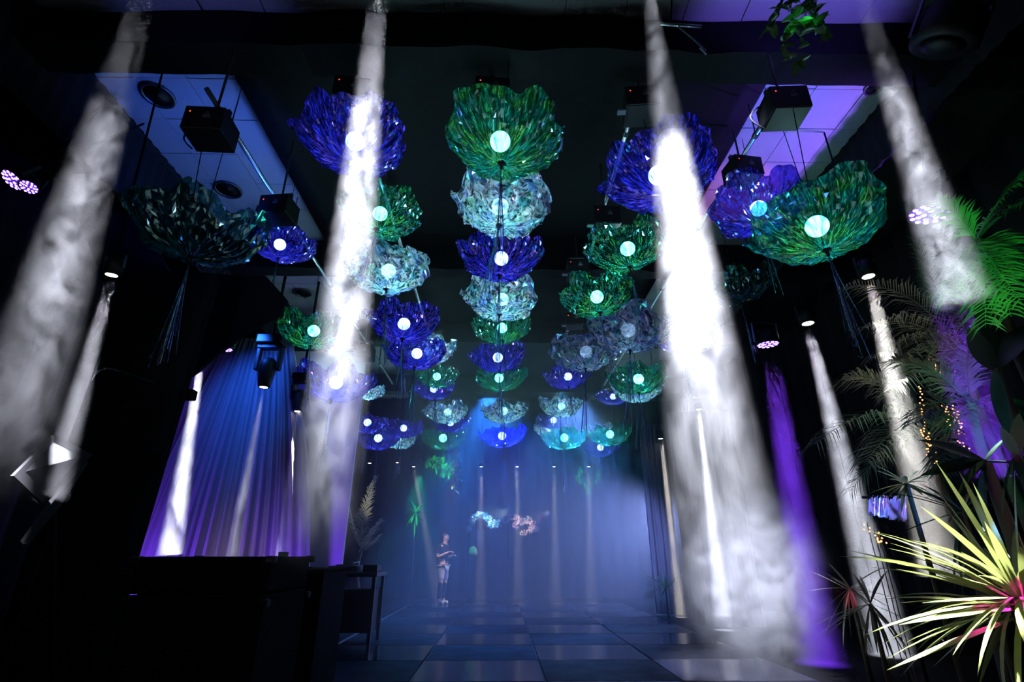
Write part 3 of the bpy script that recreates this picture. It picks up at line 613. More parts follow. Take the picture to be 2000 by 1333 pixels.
# black draped tower
tw = tag(empty('draped_tower', (-3.85, 5.2, 0)), 'tall black draped tower left of the gauze curtain', 'tower')
mb = MB(); vs_ = []; NS, NZ = 64, 10
for j in range(NZ + 1):
    s = j / NZ; z = 4.15 * s
    for i in range(NS):
        t = 6.2832 * i / NS; cx, cy2 = math.cos(t), math.sin(t)
        sq = 1 / max(abs(cx), abs(cy2)); fold = 1 + 0.035 * math.sin(11 * t + s) + 0.02 * math.sin(23 * t)
        vs_.append((0.45 * cx * sq * fold + 0.16 * max(0, s - 0.3), 0.09 * cy2 * sq * fold, z))
fs = [(j * NS + i, j * NS + (i + 1) % NS, (j + 1) * NS + (i + 1) % NS, (j + 1) * NS + i) for j in range(NZ) for i in range(NS)] + [tuple(NZ * NS + i for i in range(NS))]
mb.add(vs_, fs).build('black_drape', 'black_cloth', tw, True)
for u, v, hgt in ((378, 772, 0.10), (316, 902, 0.16), (268, 1135, 0.12)):
    q = at(u, v, 5.0); bevel(MB().box(q.x + 3.85 - 0.06, -0.2, q.z, 0.14, 0.10, hgt).build('clamp', 'black_paint', tw), 0.01)
# black swag hanging from the ceiling above the tower
def swag(name, pix, Y, thick, mat, label, cat):
    P = [at(u, v, Y) for u, v in pix]; n = len(P); mb = MB()
    mb.add(P + [p + Vector((0, thick, 0)) for p in P], [tuple(range(n)), tuple(range(2 * n - 1, n - 1, -1))] + [(i, (i + 1) % n, n + (i + 1) % n, n + i) for i in range(n)])
    o = mb.build(name, mat); tag(o, label, cat); return o
swag('black_swag', [(130, 300), (255, 395), (330, 530), (520, 540), (560, 585), (545, 612), (472, 656), (425, 690), (386, 724), (355, 745), (225, 745), (205, 560), (150, 420)], 5.75, 0.06, 'black_cloth', 'black cloth swag hanging between the tower and the outer left flowers', 'drape')
# arm of a small lamp catching the narrow beam
g = tag(empty('gooseneck_arm', at(230, 722, 4.75)), 'thin curved metal arm catching light beside the narrow left beam', 'gooseneck')
g0 = g.location.copy(); pts = [at(u, v, 4.75) - g0 for u, v in ((178, 745), (185, 733), (195, 724), (208, 720), (222, 722), (232, 726))]
MB().path(pts, 0.006).build('arm', 'steel', g, True); MB().tube(pts[-1], pts[-1] + Vector((0.16, 0.3, -0.02)), 0.012).build('mount', 'black_plastic', g)

# leaning boards struck by the narrow beam
def slab(name, P, thick, mat, parent=None):
    n = (P[1] - P[0]).cross(P[2] - P[0]).normalized() * thick; k = len(P); mb = MB()
    mb.add(P + [p - n for p in P], [tuple(range(k)), tuple(range(2 * k - 1, k - 1, -1))] + [(i, (i + 1) % k, k + (i + 1) % k, k + i) for i in range(k)])
    return mb.build(name, mat, parent)
M['grey_board'] = solid('grey_laminate', (0.012, 0.012, 0.013), 0.8, vary=0.5, scale=3, spec=0.1)
lb = tag(empty('leaning_board', at(110, 1000, 3.7)), 'dark laminated board leaning at an angle under the narrow left beam', 'board')
b0 = lb.location.copy()
wput(slab('board_face', [at(175, 888, 4.05), at(84, 990, 3.72), at(20, 930, 3.35), at(100, 850, 3.75)], 0.02, 'grey_board', lb), b0)
wput(slab('lower_board', [at(172, 905, 4.1), at(118, 990, 3.8), at(58, 1062, 3.6), at(45, 1064, 3.55), at(100, 985, 3.7), at(158, 915, 4.0)], 0.03, 'grey_board', lb), b0)
mb = MB(); q = at(105, 985, 3.85); mb.tube(q - b0 + Vector((0, 0.02, -0.06)), Vector((q.x - 0.05, q.y + 0.7, 0)) - b0, 0.02); mb.tube(q - b0 + Vector((0, 0.02, -0.06)), Vector((q.x - 0.5, q.y + 0.6, 0)) - b0, 0.02); mb.build('stand', 'black_cloth', lb)

# flight case in front
fc = tag(empty('flight_case', (-2.62, 4.3, 0)), 'large black flight case nearest the camera in front of the curtain', 'flight case')
zt = at(400, 1085, 4.2).z
x0, x1 = at(282, 1100, 4.0).x, at(540, 1100, 4.0).x; cxm = (x0 + x1) / 2 + 2.62
fbd = bevel(MB().box(cxm, 0, 0.1 + (zt - 0.35) / 2, x1 - x0, 0.8, zt - 0.35).build('body', 'black_paint', fc), 0.01)
bevel(MB().box(cxm, 0, zt - 0.125, x1 - x0, 0.8, 0.23).build('lid', 'black_paint', fc), 0.02)
for sx in (x0, x1):
    for sy in (-0.4, 0.4):
        for z in (0.12, zt - 0.30, zt - 0.03): bevel(MB().box(sx + 2.62, sy, z, 0.07, 0.07, 0.05).build('corner_cap', 'black_plastic', fbd), 0.012)
for sx in (x0 + 0.15, x1 - 0.15):
    for sy in (-0.28, 0.28): MB().tube((sx + 2.62 - 0.02, sy, 0.05), (sx + 2.62 + 0.02, sy, 0.05), 0.05, n=14).build('caster', 'black_plastic', fbd, True)
for z in (0.55, 0.32):
    bevel(MB().box(x0 + 2.62 - 0.02, -0.1, z, 0.05, 0.12, 0.08).build('latch', 'black_plastic', fbd), 0.01)
cpts = [Vector((x0 + 2.62 - 0.02 - 0.09 * math.sin(0.38 * t), -0.1, 0.95 - 0.1 * t)) for t in range(10)]
MB().path(cpts, 0.012).build('cable', 'black_plastic', fc)
# side box on the case
bevel(MB().box(x0 + 2.62 - 0.09, 0, 0.99, 0.20, 0.3, 0.10).build('side_bracket', 'black_plastic', fc), 0.01)
# desk behind, with a mixer and a turntable
dk = tag(empty('black_desk', (-2.3, 5.9, 0)), 'black fronted desk behind the flight case beside the deck', 'desk')
dz = at(600, 1118, 5.5).z; xa, xb = at(500, 1120, 5.5).x + 2.3, at(633, 1120, 5.5).x + 2.3
bevel(MB().box((xa + xb) / 2, 0, dz / 2, xb - xa, 0.8, dz).build('front', 'black_satin', dk), 0.008)
bevel(MB().box((xa + xb) / 2, 0, dz + 0.012, xb - xa + 0.05, 0.86, 0.024).build('desk_top', 'black_paint', dk), 0.006)
dz += 0.024
mx = tag(empty('mixer', at(556, 1100, 5.7)), 'small black mixer with knobs on the desk beside the flight case', 'mixer'); mx.location.z = dz
mbd = bevel(MB().box(0, 0, 0.045, 0.24, 0.26, 0.09).build('body', 'black_plastic', mx), 0.008)
for i in range(4):
    for j in range(2): MB().lathe([(0.012, 0), (0.010, 0.025), (0, 0.026)], 8).build('knob', 'dark_steel', mbd, loc=(-0.08 + 0.05 * i, -0.06 + 0.1 * j, 0.09))
MB().path([(0.12, 0, 0.04), (0.18, -0.02, 0.05), (0.24, -0.04, 0.02), (0.30, -0.05, 0.01)], 0.006).build('cable', 'black_plastic', mx)
wt = tag(empty('white_card', at(552, 1092, 6.1)), 'small white card standing on the desk behind the mixer', 'card'); wt.location.z = dz
MB().box(0, 0, 0.08, 0.11, 0.006, 0.16).build('card_face', 'white_shoe', wt)
tb = tag(empty('equipment_table', (at(690, 1110, 8.6).x, 8.7, 0)), 'hazy equipment table behind the desk on the left edge of the deck', 'table')
tz = at(690, 1118, 8.6).z
bevel(MB().box(0, 0, tz - 0.03, 0.85, 0.7, 0.06).build('table_top', 'dark_steel', tb), 0.006)
for sx in (-0.38, 0.38):
    for sy in (-0.3, 0.3): MB().box(sx, sy, (tz - 0.06) / 2, 0.05, 0.05, tz - 0.06).build('leg', 'dark_steel', tb)
bevel(MB().box(0.0, 0.1, tz * 0.45, 0.7, 0.4, tz * 0.6).build('rack', 'black_plastic', tb), 0.01)
tt = tag(empty('turntable', (tb.location.x - 0.14, 8.7, tz)), 'turntable deck on the hazy equipment table', 'turntable')
bevel(MB().box(0, 0, 0.05, 0.44, 0.36, 0.08).build('plinth', 'dark_steel', tt), 0.01)
MB().lathe([(0.15, 0.09), (0.15, 0.105), (0, 0.106)], 24).build('platter', 'black_plastic', tt, True)
MB().path([(0.17, 0.12, 0.09), (0.17, 0.12, 0.14), (0.12, -0.06, 0.125)], 0.008).build('tonearm', 'steel', tt)
pl = tag(empty('media_player', (tb.location.x + 0.27, 8.7, tz)), 'small media player beside the turntable', 'media player')
bevel(MB().box(0, 0, 0.05, 0.22, 0.34, 0.10).build('body', 'black_plastic', pl), 0.01)
MB().box(0, 0.1, 0.105, 0.14, 0.08, 0.006).build('screen', 'mark', pl)

# white drapes on the right
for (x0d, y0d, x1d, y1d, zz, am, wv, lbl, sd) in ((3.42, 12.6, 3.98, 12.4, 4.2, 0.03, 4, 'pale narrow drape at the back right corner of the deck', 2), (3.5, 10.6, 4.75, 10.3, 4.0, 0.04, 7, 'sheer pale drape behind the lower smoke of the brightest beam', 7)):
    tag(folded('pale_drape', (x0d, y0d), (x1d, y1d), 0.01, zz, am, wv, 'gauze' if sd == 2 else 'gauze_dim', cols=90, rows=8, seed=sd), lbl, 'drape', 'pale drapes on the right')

# ------------------------------------------------------------------ plants
def bez(a, b, c, t): return a * (1 - t) ** 2 + b * 2 * t * (1 - t) + c * t * t
def frond_mesh(P0, P1, P2, L, n, seed, droop=0.35, w=0.012, back=0.5):
    """palm frond: rachis along a curve, thin leaflets to both sides"""
    rnd = random.Random(seed); mb = MB(); pts = [bez(P0, P1, P2, i / 14) for i in range(15)]
    for i in range(14): mb.tube(pts[i], pts[i + 1], 0.010 * (1 - i / 16), 0.010 * (1 - (i + 1) / 16), n=5, cap=False)
    for k in range(n):
        t = 0.10 + 0.90 * k / n; c = bez(P0, P1, P2, t); tan = (bez(P0, P1, P2, min(1, t + 0.02)) - bez(P0, P1, P2, t - 0.02)).normalized()
        side = tan.cross(Vector((0, 0, 1)))
        if side.length < 0.1: side = Vector((1, 0, 0))
        side.normalize(); prof = L * (0.35 + 0.65 * math.sin(math.pi * min(1, 0.12 + t * 0.85)) ** 0.7)
        for sg in (-1, 1):
            l = prof * rnd.uniform(0.8, 1.15); d = (side * sg * rnd.uniform(0.8, 1.0) + tan * (back + 0.5 * t) + Vector((0, 0, rnd.uniform(-0.1, 0.35)))).normalized()
            m1 = c + d * l * 0.5; m2 = c + d * l + Vector((0, 0, -droop * l * rnd.uniform(0.4, 1.1)))
            wd = tan.cross(d).cross(d); wd = wd.normalized() * w if wd.length > 1e-3 else tan * w
            mb.add([c - wd * 0.5, c + wd * 0.5, m1 + wd, m1 - wd, m2], [(0, 1, 2, 3), (3, 2, 4)])
    return mb
def blade(L, W, droop, fold=0.3, n=6):
    mb = MB(); vs_ = []
    for i in range(n + 1):
        s = i / n; w = W * (math.sin(math.pi * min(1, 0.10 + 0.9 * s)) ** 0.8 if s < 1 else 0.02); x = L * s; z = -droop * L * s * s
        vs_ += [(x, -w / 2, z + fold * w / 2), (x, 0, z), (x, w / 2, z + fold * w / 2)]
    mb.add(vs_, [(3 * i + a, 3 * i + a + 1, 3 * i + a + 4, 3 * i + a + 3) for i in range(n) for a in (0, 1)]); return mb
def aim(d, roll=0.0):
    d = Vector(d).normalized(); up = Vector((0, 0, 1)); y = up.cross(d)
    y = y.normalized() if y.length > 1e-3 else Vector((0, 1, 0)); z = d.cross(y)
    m = Matrix((d, y, z)).transposed(); return (m @ Matrix.Rotation(roll, 3, 'X')).to_euler()
def palm(name, crown, fronds, label, mat, L, n, trunk=True, ground=None, w=0.012, droop=0.35, seed=0, trunk_r=0.05, group=None):
    base = Vector((crown.x, crown.y, 0)) if trunk else crown
    e = tag(empty(name, base), label, 'plant', group)
    if trunk:
        mb = MB(); H = crown.z; pts = [Vector((0.05 * math.sin(i * 0.8), 0.02 * math.sin(i), H * i / 8)) for i in range(8)] + [Vector((0, 0, H))]
        for i in range(8): mb.tube(pts[i], pts[i + 1], trunk_r * (1.15 - 0.04 * i), trunk_r * (1.1 - 0.04 * i), n=10, cap=False)
        mb.build('trunk', 'trunk', e, True)
    for k, (c, t) in enumerate(fronds):
        wput(frond_mesh(crown, Vector(c), Vector(t), L, n, seed + k, w=w, droop=droop).build('frond', mat, e), base)
    return e
A = lambda u, v, Y: at(u, v, Y)
# green-lit palm at the right edge
cr = A(1908, 470, 3.5)
palm('green_palm', cr, [(A(1935, 400, 3.5), A(2010, 330, 3.3)), (A(1875, 420, 3.5), A(1830, 395, 3.5)), (A(1945, 490, 3.4), A(1975, 620, 3.2)), (A(1885, 500, 3.4), A(1850, 590, 3.3)),
     (A(1960, 460, 3.5), A(2040, 540, 3.4)), (A(1925, 520, 3.4), A(1925, 640, 3.2)), (A(1980, 380, 3.6), A(2060, 380, 3.6)), (A(1935, 510, 3.3), A(1995, 590, 3.1))], 'palm lit bright green at the right edge under the curling beam', 'leaf_bright', 0.25, 30, w=0.008, seed=40)
lamp('green_spot', 'SPOT', A(1930, 800, 2.3), (0.02, 1.0, 0.14), 150, A(1925, 500, 3.4), math.radians(24), 0.5, 0.05)
lamp('green_spot', 'SPOT', A(1700, 640, 2.2), (0.02, 1.0, 0.20), 110, A(1925, 500, 3.4), math.radians(22), 0.6, 0.05)
# dry palms
cr = A(1885, 700, 5.4)
palm('dry_palm', cr, [(A(1790, 600, 5.3), A(1690, 640, 5.15)), (A(1800, 620, 5.2), A(1705, 700, 5.2)), (A(1790, 540, 5.4), A(1650, 560, 5.3)), (A(1800, 690, 5.2), A(1740, 760, 5.0)), (A(1850, 600, 5.6), A(1790, 470, 5.6)),
     (A(1800, 640, 5.3), A(1720, 745, 5.2)), (A(1880, 560, 5.8), A(1850, 460, 5.8))], 'dry palm whose frond glows in the white beam', 'leaf_dry', 0.42, 42, w=0.007, droop=0.55, seed=60)
cr = A(1815, 850, 5.9)
palm('dry_palm', cr, [(A(1720, 760, 5.9), A(1590, 870, 5.6)), (A(1730, 720, 6.0), A(1650, 740, 6.0)), (A(1760, 800, 5.6), A(1690, 905, 5.4)), (A(1870, 760, 6.1), A(1880, 830, 6.0)), (A(1860, 740, 6.0), A(1830, 690, 6.1)), (A(1760, 830, 6.2), A(1660, 960, 6.2))],
     'grey palm with long fronds arching over the slim white beam', 'leaf_dry', 0.50, 46, w=0.007, droop=0.5, seed=80)
cr = A(1895, 790, 4.6)
palm('dark_palm', cr, [(A(1820, 700, 4.6), A(1735, 705, 4.6)), (A(1840, 760, 4.5), A(1780, 830, 4.4)), (A(1880, 700, 4.7), A(1900, 620, 4.7)), (A(1950, 760, 4.6), A(2000, 840, 4.5)), (A(1850, 830, 4.5), A(1840, 920, 4.4))], 'dark green palm with teal tips behind the broad violet beam', 'leaf_dark', 0.28, 34, w=0.012, seed=100)
lamp('teal_spot', 'SPOT', A(1990, 700, 3.6), (0.03, 0.9, 0.6), 60, cr, math.radians(60), 0.6, 0.05)
lamp('palm_wash', 'SPOT', A(1620, 980, 4.6), (0.85, 0.9, 0.8), 160, A(1760, 690, 5.4), math.radians(50), 0.9, 0.1)
# yucca at the bottom right
yc = A(1995, 1172, 2.5)
yu = tag(empty('yucca', (yc.x, yc.y, 0)), 'spiky yellow green yucca with magenta heart in the lower right corner', 'plant')
mb = MB()
for i in range(6): mb.tube((0, 0, yc.z * i / 6), (0.01 * (-1) ** i, 0, yc.z * (i + 1) / 6), 0.05, 0.045, n=10, cap=False)
mb.build('trunk', 'trunk', yu, True)
LB = [blade(1.0, 0.055, dr).mesh('leaf') for dr in (0.02, 0.10, 0.22, 0.35)]
for me in LB:
    me.materials.append(M['leaf_pale'])
    for p_ in me.polygons: p_.use_smooth = True
ry = random.Random(12)
for k in range(120):
    an = ry.uniform(0, 6.2832); el = math.radians(ry.choice([ry.uniform(-48, 80), ry.uniform(-35, 45)]))
    d = Vector((math.cos(an) * math.cos(el), math.sin(an) * math.cos(el), math.sin(el)))
    l = ry.uniform(0.42, 0.66)
    o = put('leaf', LB[ry.randrange(4)], yu, (d.x * 0.03, d.y * 0.03, yc.z + 0.03 * d.z + ry.uniform(-0.06, 0.03)), aim(d, ry.uniform(-0.6, 0.6))); o.scale = (l, ry.uniform(0.4, 0.75), l)
lamp('yucca_spot', 'SPOT', (1.5, 1.9, 4.6), (1, 0.99, 0.92), 6500, A(1850, 1150, 2.45), math.radians(10), 0.4, 0.05)
lamp('yucca_wash', 'SPOT', (0.9, 0.9, 2.4), (0.9, 1.0, 0.6), 14, A(1900, 1180, 2.5), math.radians(40), 0.9, 0.1)
lamp('magenta_spot', 'SPOT', A(2120, 1120, 2.2), (1.0, 0.02, 0.75), 130, A(1990, 1175, 2.5), math.radians(50), 0.7, 0.05)
# blue lit agave
def rosette(name, c, n, L, W, mat, label, seed, el0, el1, stalk=True, group=None):
    e = tag(empty(name, (c.x, c.y, 0) if stalk else c), label, 'plant', group); z0 = c.z if stalk else 0
    if stalk: MB().tube((0, 0, 0), (0, 0, z0), 0.025, 0.018, n=8).build('stem', 'stem', e, True)
    me = blade(1, W / L, 0.12).mesh('leaf'); me.materials.append(M[mat]); r = random.Random(seed)
    for k in range(n):
        an = 6.2832 * k / n * 1.618; el = math.radians(r.uniform(el0, el1)); d = Vector((math.cos(an) * math.cos(el), math.sin(an) * math.cos(el), math.sin(el)))
        o = put('leaf', me, e, (0, 0, z0), aim(d)); s = L * r.uniform(0.8, 1.1); o.scale = (s, s, s)
    return e
c = A(1770, 945, 4.4); rosette('agave', c, 20, 0.26, 0.035, 'leaf_pale', 'blue lit agave with magenta heart beside the white beam', 3, -50, 50)
lamp('agave_blue', 'SPOT', c + Vector((0.5, -0.7, 0.4)), (0.03, 0.22, 1.0), 60, c, math.radians(40), 0.5, 0.03)
lamp('agave_magenta', 'SPOT', c + Vector((-0.05, -0.5, 0.0)), (1.0, 0.02, 0.5), 3.0, c, math.radians(7), 0.5, 0.02)
c = A(812, 1003, 14.6); rosette('spiky_plant', c, 36, 0.40, 0.05, 'leaf', 'teal lit spiky plant above the standing person', 5, -75, 60)
lamp('teal_spot', 'SPOT', c + Vector((0.3, -1.6, 0.8)), (0.03, 1.0, 0.55), 1000, c, math.radians(32), 0.5, 0.03)
# broad leaves at the right edge
def broadleaf(e, a, b, W, mat, droop=0.1, roll=0.0, base=None):
    d = Vector(b) - Vector(a); me = blade(d.length, W, droop, 0.18, 10)
    o = me.build('leaf', mat, e, True); o.location = Vector(a) - (base if base is not None else Vector()); o.rotation_euler = aim(d, roll); return o
bp = A(1925, 905, 3.0); bl = tag(empty('banana_plant', (bp.x, bp.y, 0)), 'dark broad leaved plant under the foot of the broad violet beam', 'plant'); bb = Vector((bp.x, bp.y, 0))
MB().tube((0, 0, 0), (0, 0, bp.z), 0.05, 0.03, n=10).build('stalk', 'stem', bl, True)
for (u, v, Y, W, m, rl) in ((1790, 918, 3.1, 0.13, 'leaf_dark', 0.5), (1845, 968, 2.9, 0.11, 'leaf', 0.9), (1985, 820, 3.0, 0.13, 'leaf_dark', -0.3), (2040, 900, 3.0, 0.15, 'leaf_dark', 0.2), (1800, 850, 3.2, 0.14, 'leaf_dark', 0.3), (1905, 1040, 2.9, 0.10, 'leaf_dark', 0.6)):
    broadleaf(bl, bp, A(u, v, Y), W, m, 0.12, rl, bb)
bp = A(1945, 720, 3.4); bl = tag(empty('broad_leaf_plant', (bp.x, bp.y, 0)), 'broad leaved plant with a tall green lit leaf behind the green palm', 'plant'); bb = Vector((bp.x, bp.y, 0))
MB().tube((0, 0, 0), (0, 0, bp.z), 0.04, 0.025, n=10).build('stalk', 'stem', bl, True)
for (u, v, Y, W, m, rl) in ((1905, 380, 3.9, 0.30, 'leaf_dark', 1.2), (1885, 640, 3.3, 0.14, 'leaf_dark', 0.8), (2010, 620, 3.4, 0.2, 'leaf_dark', 0.5), (1960, 850, 3.2, 0.12, 'leaf_dark', 0.5)):
    broadleaf(bl, bp, A(u, v, Y), W, m, 0.08, rl, bb)
bp = A(1985, 890, 2.7); bl = tag(empty('small_shrub', (bp.x, bp.y, 0)), 'shrub with leaves lit magenta and blue at the right edge', 'plant'); bb = Vector((bp.x, bp.y, 0))
MB().tube((0, 0, 0), (0, 0, bp.z), 0.03, 0.02, n=8).build('stalk', 'stem', bl, True)
for (u, v, Y, W) in ((1955, 835, 2.7, 0.05), (1990, 800, 2.7, 0.06), (1965, 925, 2.65, 0.07), (2010, 960, 2.6, 0.07), (1950, 960, 2.7, 0.05), (1960, 1000, 2.7, 0.05), (1930, 1010, 2.75, 0.04)): broadleaf(bl, bp, A(u, v, Y), W, 'leaf', 0.15, 0.8, bb)
lamp('shrub_magenta', 'SPOT', A(2030, 760, 2.3), (0.9, 0.03, 0.9), 2.0, A(1985, 860, 2.7), math.radians(40), 0.6, 0.03)
lamp('shrub_blue', 'SPOT', A(1960, 1060, 2.3), (0.03, 0.15, 1.0), 5, A(1970, 920, 2.7), math.radians(50), 0.6, 0.03)
# tall grasses in the lower right
for k, (u, v, Y, n, lbl) in enumerate(((1660, 1150, 6.0, 16, 'thin leaved plant beside the violet floor pool'), (1700, 1180, 5.4, 18, 'thin leaved plant at the foot of the slim white beam'), (1880, 1000, 3.4, 16, 'dark grassy plant behind the yucca'))):
    c = A(u, v, Y); rosette('grass_plant', c, n, 0.55, 0.03, 'leaf_dry' if k != 2 else 'leaf_dark', lbl, 50 + k, -80, 40, group='thin leaved plants on the right')
lamp('red_accent', 'SPOT', A(1560, 1120, 5.6), (1.0, 0.03, 0.16), 30, A(1655, 1165, 6.0), math.radians(18), 0.6, 0.03)
# hanging ivy at the top
ib = A(1560, -60, 2.75); iv = tag(empty('hanging_ivy', ib), 'green ivy trailing from the ceiling at the top edge', 'plant')
ri = random.Random(9); ilf = blade(0.085, 0.042, 0.2, 0.3, 5).mesh('leaf'); ilf.materials.append(M['leaf'])
for q, (du, vend) in enumerate(((0, 130), (-35, 60), (35, 70), (-15, 95), (20, 50))):
    pts = [A(1560 + du * i / 5 + ri.uniform(-6, 6), -60 + (vend + 60) * i / 8, 2.75) - ib for i in range(9)]
    MB().path(pts, 0.003, 4).build('vine', 'stem', iv)
    for i in range(34):
        p_ = pts[min(7, i // 4)].lerp(pts[min(8, i // 4 + 1)], ri.random()); d = Vector((ri.uniform(-1, 1), ri.uniform(-1, 1), ri.uniform(-0.9, 0.4)))
        o = put('leaf', ilf, iv, p_, aim(d, ri.uniform(-1, 1))); s = ri.uniform(0.8, 1.5); o.scale = (s, s, s)
MB().tube((0, 0, 0), (0, 0, CEIL - ib.z), 0.004).build('hook', 'dark_steel', iv)
lamp('ivy_green', 'SPOT', (1.2, 1.2, 4.4), (0.05, 1.0, 0.12), 220, A(1560, 50, 2.75), math.radians(9), 0.6, 0.03)
# far plants in the haze
c = A(845, 905, 14.2)
hv = tag(empty('hanging_vine', Vector((c.x, c.y, 3.95))), 'green lit vine hanging below the far green flower', 'plant')
rv = random.Random(4); vlf = blade(0.2, 0.10, 0.2, 0.3, 4).mesh('leaf'); vlf.materials.append(M['leaf'])
for q in range(7):
    du = (-22, -8, 6, 20, 34, 44, 52)[q]; ve = (900, 905, 918, 930, 945, 958, 940)[q]
    pts = [A(845 + du + rv.uniform(-2, 2), 885 + (ve - 885) * i / 4, 14.2) - hv.location for i in range(5)]
    MB().path(pts, 0.006, 4).build('vine', 'stem', hv)
    for i in range(12):
        p_ = pts[i % 4].lerp(pts[i % 4 + 1], rv.random()); o = put('leaf', vlf, hv, p_, aim((rv.uniform(-1, 1), rv.uniform(-1, 0.2), rv.uniform(-1, 0.3))));
MB().tube((0, 0, 0), (0, 0, 6.05 - 3.95), 0.006).build('hook', 'dark_steel', hv)
lamp('vine_green', 'SPOT', (-1.3, 12.6, 3.2), (0.05, 1.0, 0.3), 800, A(860, 915, 14.2), math.radians(32), 0.6, 0.03)
for k, (u, u2, sd, lbl) in enumerate(((1132, 1140, 2, 'small hanging plant lit green under the far right green flower'), (1166, 1165, 6, 'small hanging plant beside the other in the blue haze'))):
    c = A(u, 905, 15.0); e = tag(empty('hanging_plant', c), lbl, 'plant', 'small hanging plants in the haze'); rr = random.Random(sd)
    for i in range(14):
        o = put('leaf', vlf, e, (rr.uniform(-0.1, 0.1), 0, -0.05 * i), aim((rr.uniform(-1, 1), rr.uniform(-1, 0), -1.2)))
    MB().tube((0, 0, -0.6), (0, 0, 6.05 - c.z), 0.006).build('hook', 'dark_steel', e)
lamp('vine_green', 'SPOT', (2.2, 13.4, 2.6), (0.05, 1.0, 0.4), 500, A(1148, 930, 15.0), math.radians(26), 0.6, 0.03)
cr = A(706, 1075, 12.2)
palm('dry_fern', cr, [(A(700, 1000, 12.1), A(735, 930, 12.0)), (A(705, 1010, 12.1), A(728, 960, 12.0)), (A(712, 1060, 12.1), A(745, 1015, 12.0)), (A(715, 1080, 12.0), A(742, 1045, 12.0)), (A(690, 1040, 12.2), A(680, 980, 12.2))], 'dry fern lit pale yellow at the left of the hazy back', 'leaf_dry', 0.28, 26, w=0.012, seed=130, trunk_r=0.04)
lamp('fern_spot', 'SPOT', (-2.6, 10.6, 3.6), (1, 0.95, 0.6), 420, A(722, 965, 12.0), math.radians(17), 0.6, 0.03)
rosette('spiky_plant', A(1300, 1150, 11.8), 18, 0.55, 0.05, 'leaf_pale', 'pale spiky plant in front of the narrow drape', 15, -60, 50)

# ------------------------------------------------------------------ sequin clusters, fairy lights, floor things
def sequin_mat(name, hues):
    m, nt, out = new_mat(name); gi = nd(nt, 'ShaderNodeTexCoord'); vo = nd(nt, 'ShaderNodeTexVoronoi', Scale=11.0); nt.links.new(gi.outputs['Object'], vo.inputs['Vector'])
    sc = nd(nt, 'ShaderNodeSeparateColor'); nt.links.new(vo.outputs['Color'], sc.inputs[0]); cr_ = nd(nt, 'ShaderNodeValToRGB'); el = cr_.color_ramp.elements
    while len(el) < len(hues): el.new(0.5)
    for i, h in enumerate(hues): el[i].position = i / (len(hues) - 1); el[i].color = h + (1,)
    nt.links.new(sc.outputs[0], cr_.inputs[0]); b = nd(nt, 'ShaderNodeBsdfPrincipled', Roughness=0.35, Metallic=0.35); nt.links.new(cr_.outputs[0], b.inputs['Base Color']); nt.links.new(b.outputs[0], out.inputs['Surface']); return m
def sequins(name, centers, Y, size, n, mat, label, seed):
    r = random.Random(seed); base = A(centers[0][0], centers[0][1], Y); e = tag(empty(name, base), label, 'sequin cluster'); mb = MB()
    for k in range(n):
        u, v, s = centers[r.randrange(len(centers))]; rr = s * math.sqrt(r.random()); t = r.uniform(0, 6.28)
        p_ = A(u + rr * math.cos(t), v + rr * 0.8 * math.sin(t), Y + r.uniform(-0.1, 0.1)) - base
        a = Vector((r.uniform(-1, 1), r.uniform(-0.6, 0.6), r.uniform(-1, 1))).normalized() * size * r.uniform(0.6, 1.3); b = a.cross(Vector((r.uniform(-0.5, 0.5), 1, r.uniform(-0.5, 0.5)))).normalized() * size * 0.6
        mb.add([p_ - a, p_ + b, p_ + a, p_ - b], [(0, 1, 2, 3)])
    o = mb.build('sequins', mat, e); o['kind'] = 'stuff'
    lo = min(v[2] for v in mb.v); rb = MB(); rb.tube((0, 0.14, 0.1), (0, 0.14, -base.z), 0.02); rb.tube((-0.3, 0.14, 0), ((A(centers[-1][0], centers[-1][1], Y) - base).x, 0.14, 0), 0.015); rb.build('stand', 'black_paint', e)
    return e
M['seq_cool'] = sequin_mat('cool_sequins', [(0.01, 0.05, 0.12), (0.5, 0.85, 0.95), (0.02, 0.25, 0.45), (0.03, 0.08, 0.12), (0.9, 0.95, 0.95)])
M['seq_warm'] = sequin_mat('warm_sequins', [(0.08, 0.02, 0.05), (0.8, 0.45, 0.5), (0.9, 0.8, 0.6), (0.05, 0.05, 0.1), (0.3, 0.6, 0.6), (0.5, 0.3, 0.5)])
sequins('sequin_garland', [(916, 1034, 6), (919, 1022, 8), (926, 1011, 8), (936, 1006, 8), (946, 1007, 8), (953, 1014, 8), (960, 1020, 7), (968, 1025, 8), (977, 1022, 8), (986, 1016, 8), (958, 1028, 6)], 15.9, 0.030, 800, 'seq_cool', 'glittering cool blue sequin garland at the hazy back', 1)
sequins('sequin_garland', [(992, 1012, 7), (1002, 1010, 8), (1012, 1013, 8), (1020, 1020, 8), (1030, 1016, 9), (1040, 1024, 9), (1046, 1034, 7), (1034, 1036, 8), (1022, 1042, 7), (1008, 1026, 8)], 15.9, 0.030, 600, 'seq_warm', 'glittering warm rainbow sequin garland beside the cool blue one', 2)
lamp('sequin_spot', 'SPOT', (0.2, 13.0, 2.2), (0.55, 0.85, 1.0), 1500, A(950, 1015, 15.9), math.radians(17), 0.5, 0.03)
lamp('sequin_spot', 'SPOT', (1.2, 13.0, 2.2), (1.0, 0.75, 0.75), 800, A(1022, 1024, 15.9), math.radians(15), 0.5, 0.03)
M['fringe_foil'] = sequin_mat('violet_fringe', [(0.35, 0.35, 0.95), (0.75, 0.6, 0.95), (0.25, 0.5, 0.95), (0.85, 0.75, 0.95)])
